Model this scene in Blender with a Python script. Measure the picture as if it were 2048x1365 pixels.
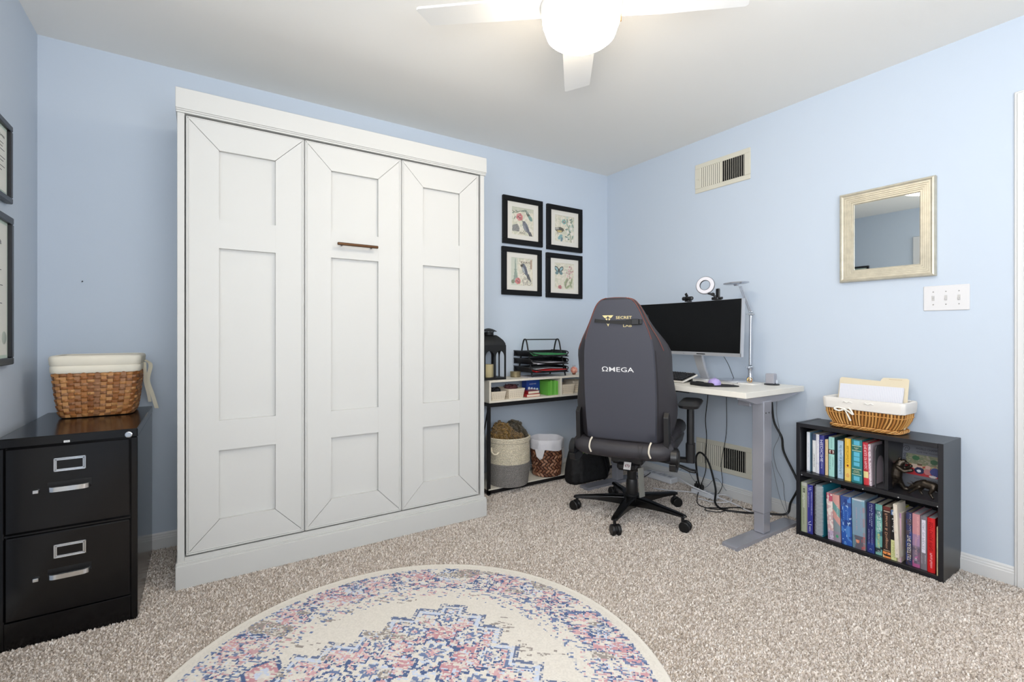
import bpy, math, random
import numpy as np
from mathutils import Vector, Matrix

for o in list(bpy.data.objects):
    bpy.data.objects.remove(o, do_unlink=True)
SC = bpy.context.scene
COL = SC.collection
R = math.radians

# ------------------------------------------------------------------ camera
CAMH = 1.08
cd = bpy.data.cameras.new('camera')
cam = bpy.data.objects.new('camera', cd)
COL.objects.link(cam)
cam.location = (0, 0, CAMH)
cam.rotation_euler = (R(90), 0, R(-33.21))
cd.sensor_width = 36
cd.lens = 953.0 / 2048 * 36
cd.shift_y = -15.0 / 2048
cd.clip_start = 0.02
SC.camera = cam

# ------------------------------------------------------------------ light
SC.view_settings.view_transform = 'Standard'
SC.view_settings.look = 'None'
SC.view_settings.gamma = 1
SC.view_settings.use_curve_mapping = False
SC.view_settings.exposure = 0.62
FAN_LIGHT = 25.0
FILL_POWER = 40.0
FILL2_POWER = 46.0
w = bpy.data.worlds.new('world')
SC.world = w
w.use_nodes = True
w.node_tree.nodes['Background'].inputs[0].default_value = (0.80, 0.88, 1.0, 1)
w.node_tree.nodes['Background'].inputs[1].default_value = 0.9
# room: camera stands at the origin
XL, XR, YB, YF, ZC = -0.614, 2.92, 2.97, -1.05, 2.43


def area(name, loc, rot, sx, sy, power, color):
    l = bpy.data.lights.new(name, 'AREA')
    l.shape = 'RECTANGLE'
    l.size, l.size_y = sx, sy
    l.energy = power
    l.color = color
    o = bpy.data.objects.new(name, l)
    COL.objects.link(o)
    o.location = loc
    o.rotation_euler = rot
    return o


# added fill lights set outside two made-up windows, left and behind the camera
area('fill_light_left', (XL - 0.17, -0.25, 1.48), (R(118), 0, R(-90)), 1.28, 1.15, FILL_POWER, (0.95, 0.97, 1.0))
area('fill_light_behind', (0.38, YF - 0.17, 1.45), (R(142), 0, 0), 1.6, 1.25, FILL2_POWER, (0.98, 0.99, 1.0))

# added fill for the left wall, from a made-up window in the hall
area('fill_light_hall', (4.30, 0.10, 1.45), (R(96), 0, R(90)), 1.2, 1.3, 62.0, (0.97, 0.98, 1.0))

random.seed(7)
rng = np.random.default_rng(11)


# ------------------------------------------------------------------ helpers
def lin(c):
    return tuple(((v / 255) / 12.92 if v / 255 <= 0.04045 else ((v / 255 + 0.055) / 1.055) ** 2.4) for v in c)


def L4(c):
    return (*lin(c), 1)


MATS = {}


def mat(name, rgb=(200, 200, 200), rough=0.5, metal=0.0, vc=False, bump=None, spec=0.5, coat=0.0, sheen=0.0,
        vary=None, trans=0.0, emit=None):
    if name in MATS:
        return MATS[name]
    m = bpy.data.materials.new(name)
    m.use_nodes = True
    nt = m.node_tree
    b = nt.nodes['Principled BSDF']
    b.inputs['Base Color'].default_value = L4(rgb)
    b.inputs['Roughness'].default_value = rough
    b.inputs['Metallic'].default_value = metal
    b.inputs['Specular IOR Level'].default_value = spec
    b.inputs['Coat Weight'].default_value = coat
    b.inputs['Sheen Weight'].default_value = sheen
    b.inputs['Transmission Weight'].default_value = trans
    if emit:
        b.inputs['Emission Color'].default_value = L4(emit[0])
        b.inputs['Emission Strength'].default_value = emit[1]
    src = None
    if vc:
        a = nt.nodes.new('ShaderNodeAttribute')
        a.attribute_name = 'Col'
        nt.links.new(a.outputs['Color'], b.inputs['Base Color'])
        src = a.outputs['Color']
    if vary or bump:
        tc = nt.nodes.new('ShaderNodeTexCoord')
    if vary:   # (scale, amount)
        n = nt.nodes.new('ShaderNodeTexNoise')
        n.inputs['Scale'].default_value = vary[0]
        n.inputs['Detail'].default_value = 3
        nt.links.new(tc.outputs['Object'], n.inputs['Vector'])
        mx = nt.nodes.new('ShaderNodeMix')
        mx.data_type = 'RGBA'
        mx.blend_type = 'MULTIPLY'
        cr = nt.nodes.new('ShaderNodeValToRGB')
        v = vary[1]
        cr.color_ramp.elements[0].position = 0.3
        cr.color_ramp.elements[0].color = (1 - v, 1 - v, 1 - v, 1)
        cr.color_ramp.elements[1].position = 0.7
        cr.color_ramp.elements[1].color = (1 + v * .3, 1 + v * .3, 1 + v * .3, 1)
        nt.links.new(n.outputs['Fac'], cr.inputs['Fac'])
        mx.inputs['Factor'].default_value = 1
        if src:
            nt.links.new(src, mx.inputs['A'])
        else:
            mx.inputs['A'].default_value = L4(rgb)
        nt.links.new(cr.outputs['Color'], mx.inputs['B'])
        nt.links.new(mx.outputs['Result'], b.inputs['Base Color'])
    if bump:   # (scale, strength, distance)
        n = nt.nodes.new('ShaderNodeTexNoise')
        n.inputs['Scale'].default_value = bump[0]
        n.inputs['Detail'].default_value = 4
        nt.links.new(tc.outputs['Object'], n.inputs['Vector'])
        bp = nt.nodes.new('ShaderNodeBump')
        bp.inputs['Strength'].default_value = bump[1]
        bp.inputs['Distance'].default_value = bump[2]
        nt.links.new(n.outputs['Fac'], bp.inputs['Height'])
        nt.links.new(bp.outputs['Normal'], b.inputs['Normal'])
    MATS[name] = m
    return m


def basis(o, u, v, n=None):
    u = Vector(u); v = Vector(v)
    n = Vector(n) if n else u.cross(v)
    return Matrix(((u.x, v.x, n.x, o[0]), (u.y, v.y, n.y, o[1]), (u.z, v.z, n.z, o[2]), (0, 0, 0, 1)))


def wm(o):
    m = o.matrix_basis.copy()
    while o.parent:
        o = o.parent
        m = o.matrix_basis @ m
    return m


def catmull(pts, k=6, closed=False):
    P = [Vector(p) for p in pts]
    n = len(P)
    if n < 3 and not closed:
        return P
    out = []
    rngi = range(n if closed else n - 1)
    for i in rngi:
        p0 = P[(i - 1) % n] if (closed or i > 0) else P[0] * 2 - P[1]
        p1 = P[i]
        p2 = P[(i + 1) % n]
        p3 = P[(i + 2) % n] if (closed or i + 2 < n) else P[-1] * 2 - P[-2]
        for j in range(k):
            t = j / k
            out.append(0.5 * ((2 * p1) + (p2 - p0) * t + (2 * p0 - 5 * p1 + 4 * p2 - p3) * t * t + (3 * p1 - p0 - 3 * p2 + p3) * t ** 3))
    if not closed:
        out.append(P[-1])
    return out


def rrect(hx, hy, r, n=5):
    r = min(r, hx, hy)
    out = []
    for cx, cy, a0 in ((hx - r, hy - r, 0), (-hx + r, hy - r, 90), (-hx + r, -hy + r, 180), (hx - r, -hy + r, 270)):
        for i in range(n + 1):
            a = R(a0 + 90 * i / n)
            out.append((cx + r * math.cos(a), cy + r * math.sin(a)))
    return out


class MB:
    """collects shapes; build() links them as one mesh object"""

    def __init__(s, M=None):
        s.v = []; s.f = []; s.m = []; s.c = []; s.s = []
        s.col = (1, 1, 1); s.mi = 0; s.M = M or Matrix(); s.sm = False

    def rgb(s, *c):
        s.col = lin(c[0] if len(c) == 1 else c); return s

    def add(s, vs, fs, sm=None, M=None, cols=None):
        T = s.M @ M if M else s.M
        b = len(s.v)
        s.v += [tuple(T @ Vector(p)) for p in vs]
        for i, f in enumerate(fs):
            s.f.append(tuple(b + k for k in f))
            s.m.append(s.mi)
            s.c.append(cols[i] if cols is not None else s.col)
            s.s.append(s.sm if sm is None else sm)
        return s

    def box(s, x0, x1, y0, y1, z0, z1, b=0.0, M=None):
        if x0 > x1: x0, x1 = x1, x0
        if y0 > y1: y0, y1 = y1, y0
        if z0 > z1: z0, z1 = z1, z0
        b = min(b, (x1 - x0) * .49, (y1 - y0) * .49, (z1 - z0) * .49)
        if b <= 0:
            vs = [(x, y, z) for x in (x0, x1) for y in (y0, y1) for z in (z0, z1)]
            return s.add(vs, [(0, 1, 3, 2), (4, 6, 7, 5), (0, 4, 5, 1), (2, 3, 7, 6), (0, 2, 6, 4), (1, 5, 7, 3)], False, M)
        C = [(x0, x1), (y0, y1), (z0, z1)]
        vs = []; idx = {}
        for i in (0, 1):
            for j in (0, 1):
                for k in (0, 1):
                    for a in range(3):
                        p = [C[0][i], C[1][j], C[2][k]]
                        for q in range(3):
                            if q != a:
                                p[q] += b * (1 if (i, j, k)[q] == 0 else -1)
                        idx[(i, j, k, a)] = len(vs)
                        vs.append(tuple(p))
        fs = []
        for a in range(3):
            for sd in (0, 1):
                q = [t for t in range(3) if t != a]
                ring = []
                for (p1, p2) in ((0, 0), (1, 0), (1, 1), (0, 1)):
                    c = [0, 0, 0]; c[a] = sd; c[q[0]] = p1; c[q[1]] = p2
                    ring.append(idx[(*c, a)])
                flip = (sd == 0) ^ (a == 1)
                fs.append(tuple(ring[::-1] if flip else ring))
        for a in range(3):           # edges along axis a
            q = [t for t in range(3) if t != a]
            for p1 in (0, 1):
                for p2 in (0, 1):
                    c0 = [0, 0, 0]; c0[q[0]] = p1; c0[q[1]] = p2
                    c1 = list(c0); c1[a] = 1
                    f = (idx[(*c0, q[0])], idx[(*c1, q[0])], idx[(*c1, q[1])], idx[(*c0, q[1])])
                    ctr = sum((Vector(vs[t]) for t in f), Vector()) / 4
                    n = (Vector(vs[f[1]]) - Vector(vs[f[0]])).cross(Vector(vs[f[2]]) - Vector(vs[f[1]]))
                    cc = Vector(((x0 + x1) / 2, (y0 + y1) / 2, (z0 + z1) / 2))
                    d = ctr - cc; d[a] = 0
                    fs.append(f if n.dot(d) > 0 else f[::-1])
        for i in (0, 1):
            for j in (0, 1):
                for k in (0, 1):
                    f = (idx[(i, j, k, 0)], idx[(i, j, k, 1)], idx[(i, j, k, 2)])
                    fs.append(f if (i + j + k) % 2 else f[::-1])
        return s.add(vs, fs, False, M)

    def rings(s, rings, cap0=True, cap1=True, sm=True, closed=True, M=None, cols=None):
        n = len(rings[0]); vs = []; fs = []; cc = []
        for r in rings:
            vs += [tuple(p) for p in r]
        for i in range(len(rings) - 1):
            for j in range(n if closed else n - 1):
                k = (j + 1) % n
                fs.append((i * n + j, i * n + k, (i + 1) * n + k, (i + 1) * n + j))
                cc.append(cols[i] if cols else s.col)
        s.add(vs, fs, sm, M, cc)
        if cap0: s.add(rings[0][::-1], [tuple(range(n))], False, M)
        if cap1: s.add(rings[-1], [tuple(range(n))], False, M)
        return s

    def cyl(s, p0, p1, r0, r1=None, n=20, caps=True, sm=True, M=None):
        r1 = r0 if r1 is None else r1
        p0 = Vector(p0); p1 = Vector(p1); d = (p1 - p0).normalized()
        u = d.orthogonal().normalized(); v = d.cross(u)
        rg = lambda p, r: [tuple(p + (u * math.cos(2 * math.pi * i / n) + v * math.sin(2 * math.pi * i / n)) * r) for i in range(n)]
        return s.rings([rg(p0, r0), rg(p1, r1)], caps, caps, sm, M=M)

    def tube(s, pts, r, n=8, k=6, closed=False, smooth=True, M=None, flat=None):
        P = catmull(pts, k, closed) if smooth else [Vector(p) for p in pts]
        N = len(P); rg = []; u = None
        for i in range(N):
            a = P[(i - 1) % N] if (closed or i > 0) else P[i]
            b = P[(i + 1) % N] if (closed or i < N - 1) else P[i]
            d = (b - a)
            d = d.normalized() if d.length > 1e-9 else Vector((0, 0, 1))
            if u is None:
                u = d.orthogonal().normalized()
            u = (u - d * u.dot(d))
            u = u.normalized() if u.length > 1e-6 else d.orthogonal().normalized()
            v = d.cross(u)
            rr = r[i * (len(r) - 1) // max(1, N - 1)] if isinstance(r, (list, tuple)) else r
            rg.append([tuple(P[i] + u * math.cos(2 * math.pi * j / n) * rr + v * math.sin(2 * math.pi * j / n) * rr * (flat or 1)) for j in range(n)])
        if closed:
            rg.append(rg[0])
            return s.rings(rg, False, False, True, M=M)
        return s.rings(rg, True, True, True, M=M)

    def lathe(s, prof, c=(0, 0, 0), n=32, M=None, sm=True, cap0=True, cap1=True, cols=None):
        rg = [[(c[0] + r * math.cos(2 * math.pi * i / n), c[1] + r * math.sin(2 * math.pi * i / n), c[2] + z) for i in range(n)] for r, z in prof]
        return s.rings(rg, cap0, cap1, sm, M=M, cols=cols)

    def prism(s, poly, z0, z1, M=None, sm=False):
        a = sum(poly[i][0] * poly[(i + 1) % len(poly)][1] - poly[(i + 1) % len(poly)][0] * poly[i][1] for i in range(len(poly)))
        if a < 0: poly = poly[::-1]
        return s.rings([[(x, y, z0) for x, y in poly], [(x, y, z1) for x, y in poly]], True, True, sm, M=M)

    def ell(s, c, r, n=16, m=10, M=None, cols=None):
        rg = []
        for i in range(m + 1):
            t = -math.pi / 2 + math.pi * i / m
            k = max(math.cos(t), 0.02)
            rg.append([(c[0] + r[0] * k * math.cos(2 * math.pi * j / n), c[1] + r[1] * k * math.sin(2 * math.pi * j / n), c[2] + r[2] * math.sin(t)) for j in range(n)])
        return s.rings(rg, True, True, True, M=M)

    def raster(s, o, u, v, A):
        """coloured grid: A[row][col] rgb linear, row 0 at v=0; u, v full edge vectors"""
        o = Vector(o); u = Vector(u); v = Vector(v)
        nv, nu = A.shape[:2]
        vs = [tuple(o + u * (j / nu) + v * (i / nv)) for i in range(nv + 1) for j in range(nu + 1)]
        fs = [(i * (nu + 1) + j, i * (nu + 1) + j + 1, (i + 1) * (nu + 1) + j + 1, (i + 1) * (nu + 1) + j) for i in range(nv) for j in range(nu)]
        return s.add(vs, fs, False, None, [tuple(A[i, j]) for i in range(nv) for j in range(nu)])

    def text(s, st, o, u, v, h, w=None, depth=0.0004, bold=0.0, al='CENTER'):
        """letters lying in the plane u,v; o = centre; h = cap height; w = total width"""
        c = bpy.data.curves.new('t', 'FONT')
        c.body = st; c.align_x = 'CENTER'; c.align_y = 'CENTER'; c.resolution_u = 2; c.offset = bold
        ob = bpy.data.objects.new('t', c)
        me = ob.to_mesh()
        vs = np.array([tuple(p.co) for p in me.vertices]); fs = [tuple(p.vertices) for p in me.polygons]
        ob.to_mesh_clear(); bpy.data.objects.remove(ob); bpy.data.curves.remove(c)
        if len(vs) == 0: return s
        mn = vs.min(0); mx = vs.max(0)
        vs -= (mn + mx) / 2
        sy = h / (mx[1] - mn[1]); sx = (w / (mx[0] - mn[0])) if w else sy
        u = Vector(u).normalized(); v = Vector(v).normalized(); n = u.cross(v)
        if al == 'LEFT': vs[:, 0] += (mx[0] - mn[0]) / 2
        P = [tuple(Vector(o) + u * (a * sx) + v * (b * sy) + n * depth) for a, b, _ in vs]
        return s.add(P, fs, False)

    def build(s, name, mats, parent=None, bevel=None, sub=0, angle=35, world=True, origin=None):
        me = bpy.data.meshes.new(name)
        V = s.v
        o = bpy.data.objects.new(name, me)
        if parent is not None:
            o.parent = parent
            if world:
                inv = wm(parent).inverted()
                V = [tuple(inv @ Vector(p)) for p in V]
        elif world:
            a = np.array(V)
            if origin is None:
                origin = ((a[:, 0].min() + a[:, 0].max()) / 2, (a[:, 1].min() + a[:, 1].max()) / 2, a[:, 2].min())
            V = [tuple(p) for p in (a - np.array(origin))]
            o.location = origin
        me.from_pydata(V, [], s.f)
        if not isinstance(mats, (list, tuple)): mats = [mats]
        for m in mats: me.materials.append(m)
        me.polygons.foreach_set('material_index', s.m)
        me.polygons.foreach_set('use_smooth', s.s)
        if any(m.name.startswith('vc') for m in mats):
            ca = me.color_attributes.new('Col', 'FLOAT_COLOR', 'CORNER')
            cnt = [len(f) for f in s.f]
            arr = np.repeat(np.array([(*c[:3], 1.0) for c in s.c], dtype=np.float32), cnt, axis=0)
            ca.data.foreach_set('color', arr.ravel())
        me.update()
        if any(s.s):
            me.set_sharp_from_angle(angle=R(angle))
        COL.objects.link(o)
        if bevel:
            b = o.modifiers.new('bevel', 'BEVEL'); b.width = bevel; b.segments = 2; b.limit_method = 'ANGLE'
        if sub:
            q = o.modifiers.new('sub', 'SUBSURF'); q.levels = sub; q.render_levels = sub
        return o


def tag(o, label=None, cat=None, group=None, kind=None):
    if label: o['label'] = label
    if cat: o['category'] = cat
    if group: o['group'] = group
    if kind: o['kind'] = kind
    return o


def thing(name, loc, label, cat, group=None, rz=0.0):
    o = bpy.data.objects.new(name, None)
    o.empty_display_size = 0.05
    COL.objects.link(o)
    o.location = loc
    o.rotation_euler = (0, 0, rz)
    return tag(o, label, cat, group)


def structure(o):
    o['kind'] = 'structure'; return o


# ---- raster painting with numpy
class Paint:
    def __init__(s, w, h, bg):
        s.w, s.h = w, h
        s.A = np.zeros((h, w, 3)); s.A[:] = lin(bg)
        yy, xx = np.mgrid[0:h, 0:w]
        s.x = (xx + .5) / w; s.y = (yy + .5) / h     # y up

    def mask(s, m, c, a=1.0):
        m = m.astype(float)[..., None] * a
        s.A = s.A * (1 - m) + np.array(lin(c)) * m
        return s

    def ell(s, cx, cy, rx, ry, c, ang=0, a=1.0):
        t = R(ang); dx = s.x - cx; dy = s.y - cy
        p = dx * math.cos(t) + dy * math.sin(t); q = -dx * math.sin(t) + dy * math.cos(t)
        return s.mask((p / rx) ** 2 + (q / ry) ** 2 < 1, c, a)

    def rect(s, x0, x1, y0, y1, c, a=1.0):
        return s.mask((s.x >= x0) & (s.x < x1) & (s.y >= y0) & (s.y < y1), c, a)

    def line(s, pts, wd, c, a=1.0):
        m = np.zeros((s.h, s.w), bool)
        for (x0, y0), (x1, y1) in zip(pts[:-1], pts[1:]):
            dx, dy = x1 - x0, y1 - y0
            t = np.clip(((s.x - x0) * dx + (s.y - y0) * dy) / (dx * dx + dy * dy + 1e-9), 0, 1)
            m |= ((s.x - x0 - t * dx) ** 2 + (s.y - y0 - t * dy) ** 2) < wd * wd
        return s.mask(m, c, a)

    def poly(s, pts, c, a=1.0):
        m = np.zeros((s.h, s.w), bool); n = len(pts)
        for i in range(n):
            x0, y0 = pts[i]; x1, y1 = pts[(i + 1) % n]
            if y0 == y1: continue
            cr = ((y0 > s.y) != (y1 > s.y)) & (s.x < (x1 - x0) * (s.y - y0) / (y1 - y0) + x0)
            m ^= cr
        return s.mask(m, c, a)

    def speck(s, c, dens, a=1.0, where=None, scale=1):
        nz = vnoise(s.w, s.h, scale)
        m = nz < dens
        if where is not None: m &= where
        return s.mask(m, c, a)


def vnoise(w, h, sx, sy=None, seed=None):
    """smooth value noise 0..1 (flattened distribution)"""
    sy = sy or sx
    g = rng.random((int(h / sy) + 3, int(w / sx) + 3))
    yy = np.arange(h) / sy; xx = np.arange(w) / sx
    y0 = yy.astype(int); x0 = xx.astype(int)
    fy = (yy - y0)[:, None]; fx = (xx - x0)[None, :]
    fy = fy * fy * (3 - 2 * fy); fx = fx * fx * (3 - 2 * fx)
    a = g[np.ix_(y0, x0)]; b = g[np.ix_(y0, x0 + 1)]; c = g[np.ix_(y0 + 1, x0)]; d = g[np.ix_(y0 + 1, x0 + 1)]
    return (a * (1 - fx) + b * fx) * (1 - fy) + (c * (1 - fx) + d * fx) * fy


# ------------------------------------------------------------------ materials
wall_m = mat('wall_paint', (199, 210, 223), 0.62, bump=(260, 0.06, 0.002), spec=0.25)
ceil_m = mat('ceiling_paint', (243, 241, 236), 0.8, bump=(180, 0.08, 0.002), spec=0.2)
trim_m = mat('trim_paint', (220, 220, 219), 0.4)
bed_m = mat('bed_paint', (204, 204, 201), 0.5, spec=0.22)
black_metal = mat('black_metal', (22, 22, 24), 0.42)
vc = mat('vc_matte', vc=True, rough=0.7, spec=0.25)
vcs = mat('vc_satin', vc=True, rough=0.38)
vcg = mat('vc_gloss', vc=True, rough=0.18)
vcf = mat('vc_fabric', vc=True, rough=0.95, spec=0.1, bump=(900, 0.35, 0.001))
chrome = mat('chrome', (225, 228, 232), 0.16, metal=1)
silver = mat('silver_paint', (200, 201, 205), 0.35, metal=0.55)

# ------------------------------------------------------------------ room shell
T = 0.12


def wallbox(name, *a, m=wall_m):
    return structure(MB().box(*a).build(name, m))


wallbox('wall_back', XL - T, XR + T, YB, YB + T, 0, ZC)
structure(MB().box(XL - T, XR + T, YF - T, YB + T, ZC, ZC + .08).build('ceiling', ceil_m))
# left wall with opening for an added, unseen window
WY0, WY1, WZ0, WZ1 = -0.90, 0.40, 0.90, 2.06
b = MB()
b.box(XL - T, XL, YF, WY0, 0, ZC); b.box(XL - T, XL, WY1, YB, 0, ZC)
b.box(XL - T, XL, WY0, WY1, 0, WZ0); b.box(XL - T, XL, WY0, WY1, WZ1, ZC)
structure(b.build('wall_left', wall_m))
# wall behind the camera with opening for an added window
VX0, VX1, VZ0, VZ1 = -0.42, 1.18, 0.85, 2.06
b = MB()
b.box(XL - T, VX0, YF - T, YF, 0, ZC); b.box(VX1, XR + T, YF - T, YF, 0, ZC)
b.box(VX0, VX1, YF - T, YF, 0, VZ0); b.box(VX0, VX1, YF - T, YF, VZ1, ZC)
structure(b.build('wall_front', wall_m))
# right wall with doorway
DY0, DY1, DZ = -0.36, 0.462, 2.045
b = MB()
b.box(XR, XR + T, YF, DY0, 0, ZC); b.box(XR, XR + T, DY1, YB, 0, ZC); b.box(XR, XR + T, DY0, DY1, DZ, ZC)
structure(b.build('wall_right', wall_m))


def window(name, Mx, wd, ht):  # builds the added, unseen windows in front of the fill lights
    """window in local plane: x along wall, y up, z into the room"""
    root = bpy.data.objects.new(name, None); COL.objects.link(root); structure(root)
    root.matrix_basis = Mx
    f = MB()
    for a in ((0, .045, 0, ht), (wd - .045, wd, 0, ht), (0, wd, 0, .045), (0, wd, ht - .045, ht), (0, wd, ht / 2 - .02, ht / 2 + .02)):
        f.box(*a, -.09, -.04, .003)
    f.build('window_frame', trim_m, root, world=False)
    c = MB()
    for x0, x1, y0, y1 in ((-.06, 0, -.06, ht + .06), (wd, wd + .06, -.06, ht + .06), (0, wd, ht, ht + .06), (0, wd, -.06, 0)):
        c.box(x0, x1, y0, y1, 0, .016, .004)
    c.build('window_casing', trim_m, root, world=False)
    g = MB().box(.045, wd - .045, .045, ht - .045, -.068, -.064)
    gm = MATS.get('window_glass')
    if not gm:
        gm = bpy.data.materials.new('window_glass'); gm.use_nodes = True; MATS['window_glass'] = gm
        nt = gm.node_tree; nt.nodes.clear()
        out = nt.nodes.new('ShaderNodeOutputMaterial'); mx = nt.nodes.new('ShaderNodeMixShader')
        tr = nt.nodes.new('ShaderNodeBsdfTransparent'); gl = nt.nodes.new('ShaderNodeBsdfGlossy')
        gl.inputs['Roughness'].default_value = .02; mx.inputs[0].default_value = .06
        nt.links.new(tr.outputs[0], mx.inputs[1]); nt.links.new(gl.outputs[0], mx.inputs[2]); nt.links.new(mx.outputs[0], out.inputs[0])
    g.build('pane', gm, root, world=False)


window('added_window_1', basis((XL, WY0, WZ0), (0, 1, 0), (0, 0, 1)), WY1 - WY0, WZ1 - WZ0)  # made-up window, out of view, letting in the left fill
window('added_window_2', basis((VX1, YF, VZ0), (-1, 0, 0), (0, 0, 1)), VX1 - VX0, VZ1 - VZ0)  # made-up window behind the camera, put in for its light

# closed door in the left wall (seen in the mirror)
root = bpy.data.objects.new('door_2', None); COL.objects.link(root); structure(root); root.location = (XL, 1.0, 0)
c = MB()
for a in ((.995, 1.06, 0, 2.12), (1.87, 1.93, 0, 2.12), (1.06, 1.87, 2.06, 2.12)):
    c.box(XL + .0005, XL + .016, a[0], a[1], a[2], a[3], .003)
c.build('door_casing', trim_m, root)
c = MB().box(XL + .0005, XL + .008, 1.062, 1.868, .012, 2.058, .002)
for z0, z1 in ((.2, .95), (1.1, 1.9)):
    c.box(XL + .006, XL + .013, 1.17, 1.43, z0, z1, .004); c.box(XL + .006, XL + .013, 1.52, 1.77, z0, z1, .004)
c.build('door_leaf', trim_m, root)
for z in (.25, 1.05, 1.85):
    MB().cyl((XL + .014, 1.866, z - .04), (XL + .014, 1.866, z + .04), .006, n=10).build('hinge', mat('silver_hinge', (200, 200, 200), .3, metal=1), root)

# door at the right edge
root = bpy.data.objects.new('door_1', None); COL.objects.link(root); structure(root); root.location = (XR, DY1, 0)
c = MB()
for k, (t0, t1, d) in enumerate(((0, .066, .012), (.008, .030, .018), (.036, .058, .016))):
    c.box(XR - d, XR, DY1 + t0, DY1 + t1, 0, DZ + t1 if k == 0 else DZ + t1, .003)
    c.box(XR - d, XR, DY0 - t1, DY0 - t0, 0, DZ + t1, .003)
    c.box(XR - d, XR, DY0 - t0, DY1 + t0, DZ + t0, DZ + t1, .003)
c.build('door_casing', trim_m, root)
# unseen hall beyond the doorway, which is left open for the added light
structure(MB().box(XR + T, 4.22, -1.3, 1.5, -.10, 0).build('floor_hall', mat('hall_carpet', (196, 184, 170), .95)))
structure(MB().box(XR + T, 4.22, -1.3, 1.5, ZC, ZC + .08).build('ceiling_hall', ceil_m))
b = MB()
b.box(4.10, 4.22, -1.3, -.55, 0, ZC); b.box(4.10, 4.22, .75, 1.5, 0, ZC); b.box(4.10, 4.22, -.55, .75, 0, .78); b.box(4.10, 4.22, -.55, .75, 2.12, ZC)
structure(b.build('wall_hall', wall_m))
structure(MB().box(XR + T, 4.22, 1.5, 1.6, 0, ZC).build('wall_hall', wall_m))
structure(MB().box(XR + T, 4.22, -1.4, -1.3, 0, ZC).build('wall_hall', wall_m))
window('added_window_3', basis((4.10, .75, .78), (0, -1, 0), (0, 0, 1)), 1.3, 1.34)  # made-up hall window, added to brighten the left side of the room


def baseboard(name, p0, p1, n):
    """p0->p1 along wall; n = inward normal"""
    p0 = Vector((*p0, 0)); p1 = Vector((*p1, 0)); n = Vector((*n, 0)); m = MB()
    prof = [(0, 0), (.014, 0), (.014, .052), (.011, .056), (.011, .062), (.007, .067), (.007, .073), (.003, .080), (0, .080)]
    m.rings([[tuple(p + n * a + Vector((0, 0, z))) for a, z in prof] for p in (p0, p1)], True, True, False)
    structure(m.build(name, trim_m))


baseboard('baseboard_back', (XL, YB), (XR, YB), (0, -1))
baseboard('baseboard_left', (XL, YF), (XL, YB), (1, 0))
baseboard('baseboard_right', (XR, YB), (XR, DY1 + .066), (-1, 0))

# floor carpet
fm = bpy.data.materials.new('carpet'); fm.use_nodes = True
nt = fm.node_tree; bs = nt.nodes['Principled BSDF']; bs.inputs['Roughness'].default_value = .95; bs.inputs['Specular IOR Level'].default_value = .1
tc = nt.nodes.new('ShaderNodeTexCoord')
n1 = nt.nodes.new('ShaderNodeTexNoise'); n1.inputs['Scale'].default_value = 230; n1.inputs['Detail'].default_value = 3
n2 = nt.nodes.new('ShaderNodeTexNoise'); n2.inputs['Scale'].default_value = 2.2; n2.inputs['Detail'].default_value = 4
cr = nt.nodes.new('ShaderNodeValToRGB')
cr.color_ramp.elements[0].position = .33; cr.color_ramp.elements[0].color = L4((128, 112, 96))
cr.color_ramp.elements[1].position = .62; cr.color_ramp.elements[1].color = L4((222, 211, 198))
mx = nt.nodes.new('ShaderNodeMix'); mx.data_type = 'RGBA'; mx.blend_type = 'MULTIPLY'; mx.inputs['Factor'].default_value = 1
cr2 = nt.nodes.new('ShaderNodeValToRGB')
cr2.color_ramp.elements[0].position = .35; cr2.color_ramp.elements[0].color = (.92, .90, .87, 1)
cr2.color_ramp.elements[1].position = .65; cr2.color_ramp.elements[1].color = (1, 1, 1, 1)
for n_ in (n1, n2): nt.links.new(tc.outputs['Object'], n_.inputs['Vector'])
nt.links.new(n1.outputs['Fac'], cr.inputs['Fac']); nt.links.new(n2.outputs['Fac'], cr2.inputs['Fac'])
nt.links.new(cr.outputs['Color'], mx.inputs['A']); nt.links.new(cr2.outputs['Color'], mx.inputs['B'])
nt.links.new(mx.outputs['Result'], bs.inputs['Base Color'])
bp = nt.nodes.new('ShaderNodeBump'); bp.inputs['Strength'].default_value = .9; bp.inputs['Distance'].default_value = .006
nt.links.new(n1.outputs['Fac'], bp.inputs['Height']); nt.links.new(bp.outputs['Normal'], bs.inputs['Normal'])
FLOOR = structure(MB().box(XL - T, XR + T, YF - T, YB + T, -.10, 0).build('floor', fm))

RUGC = (0.539, 1.352); RUGR = 0.783


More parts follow.
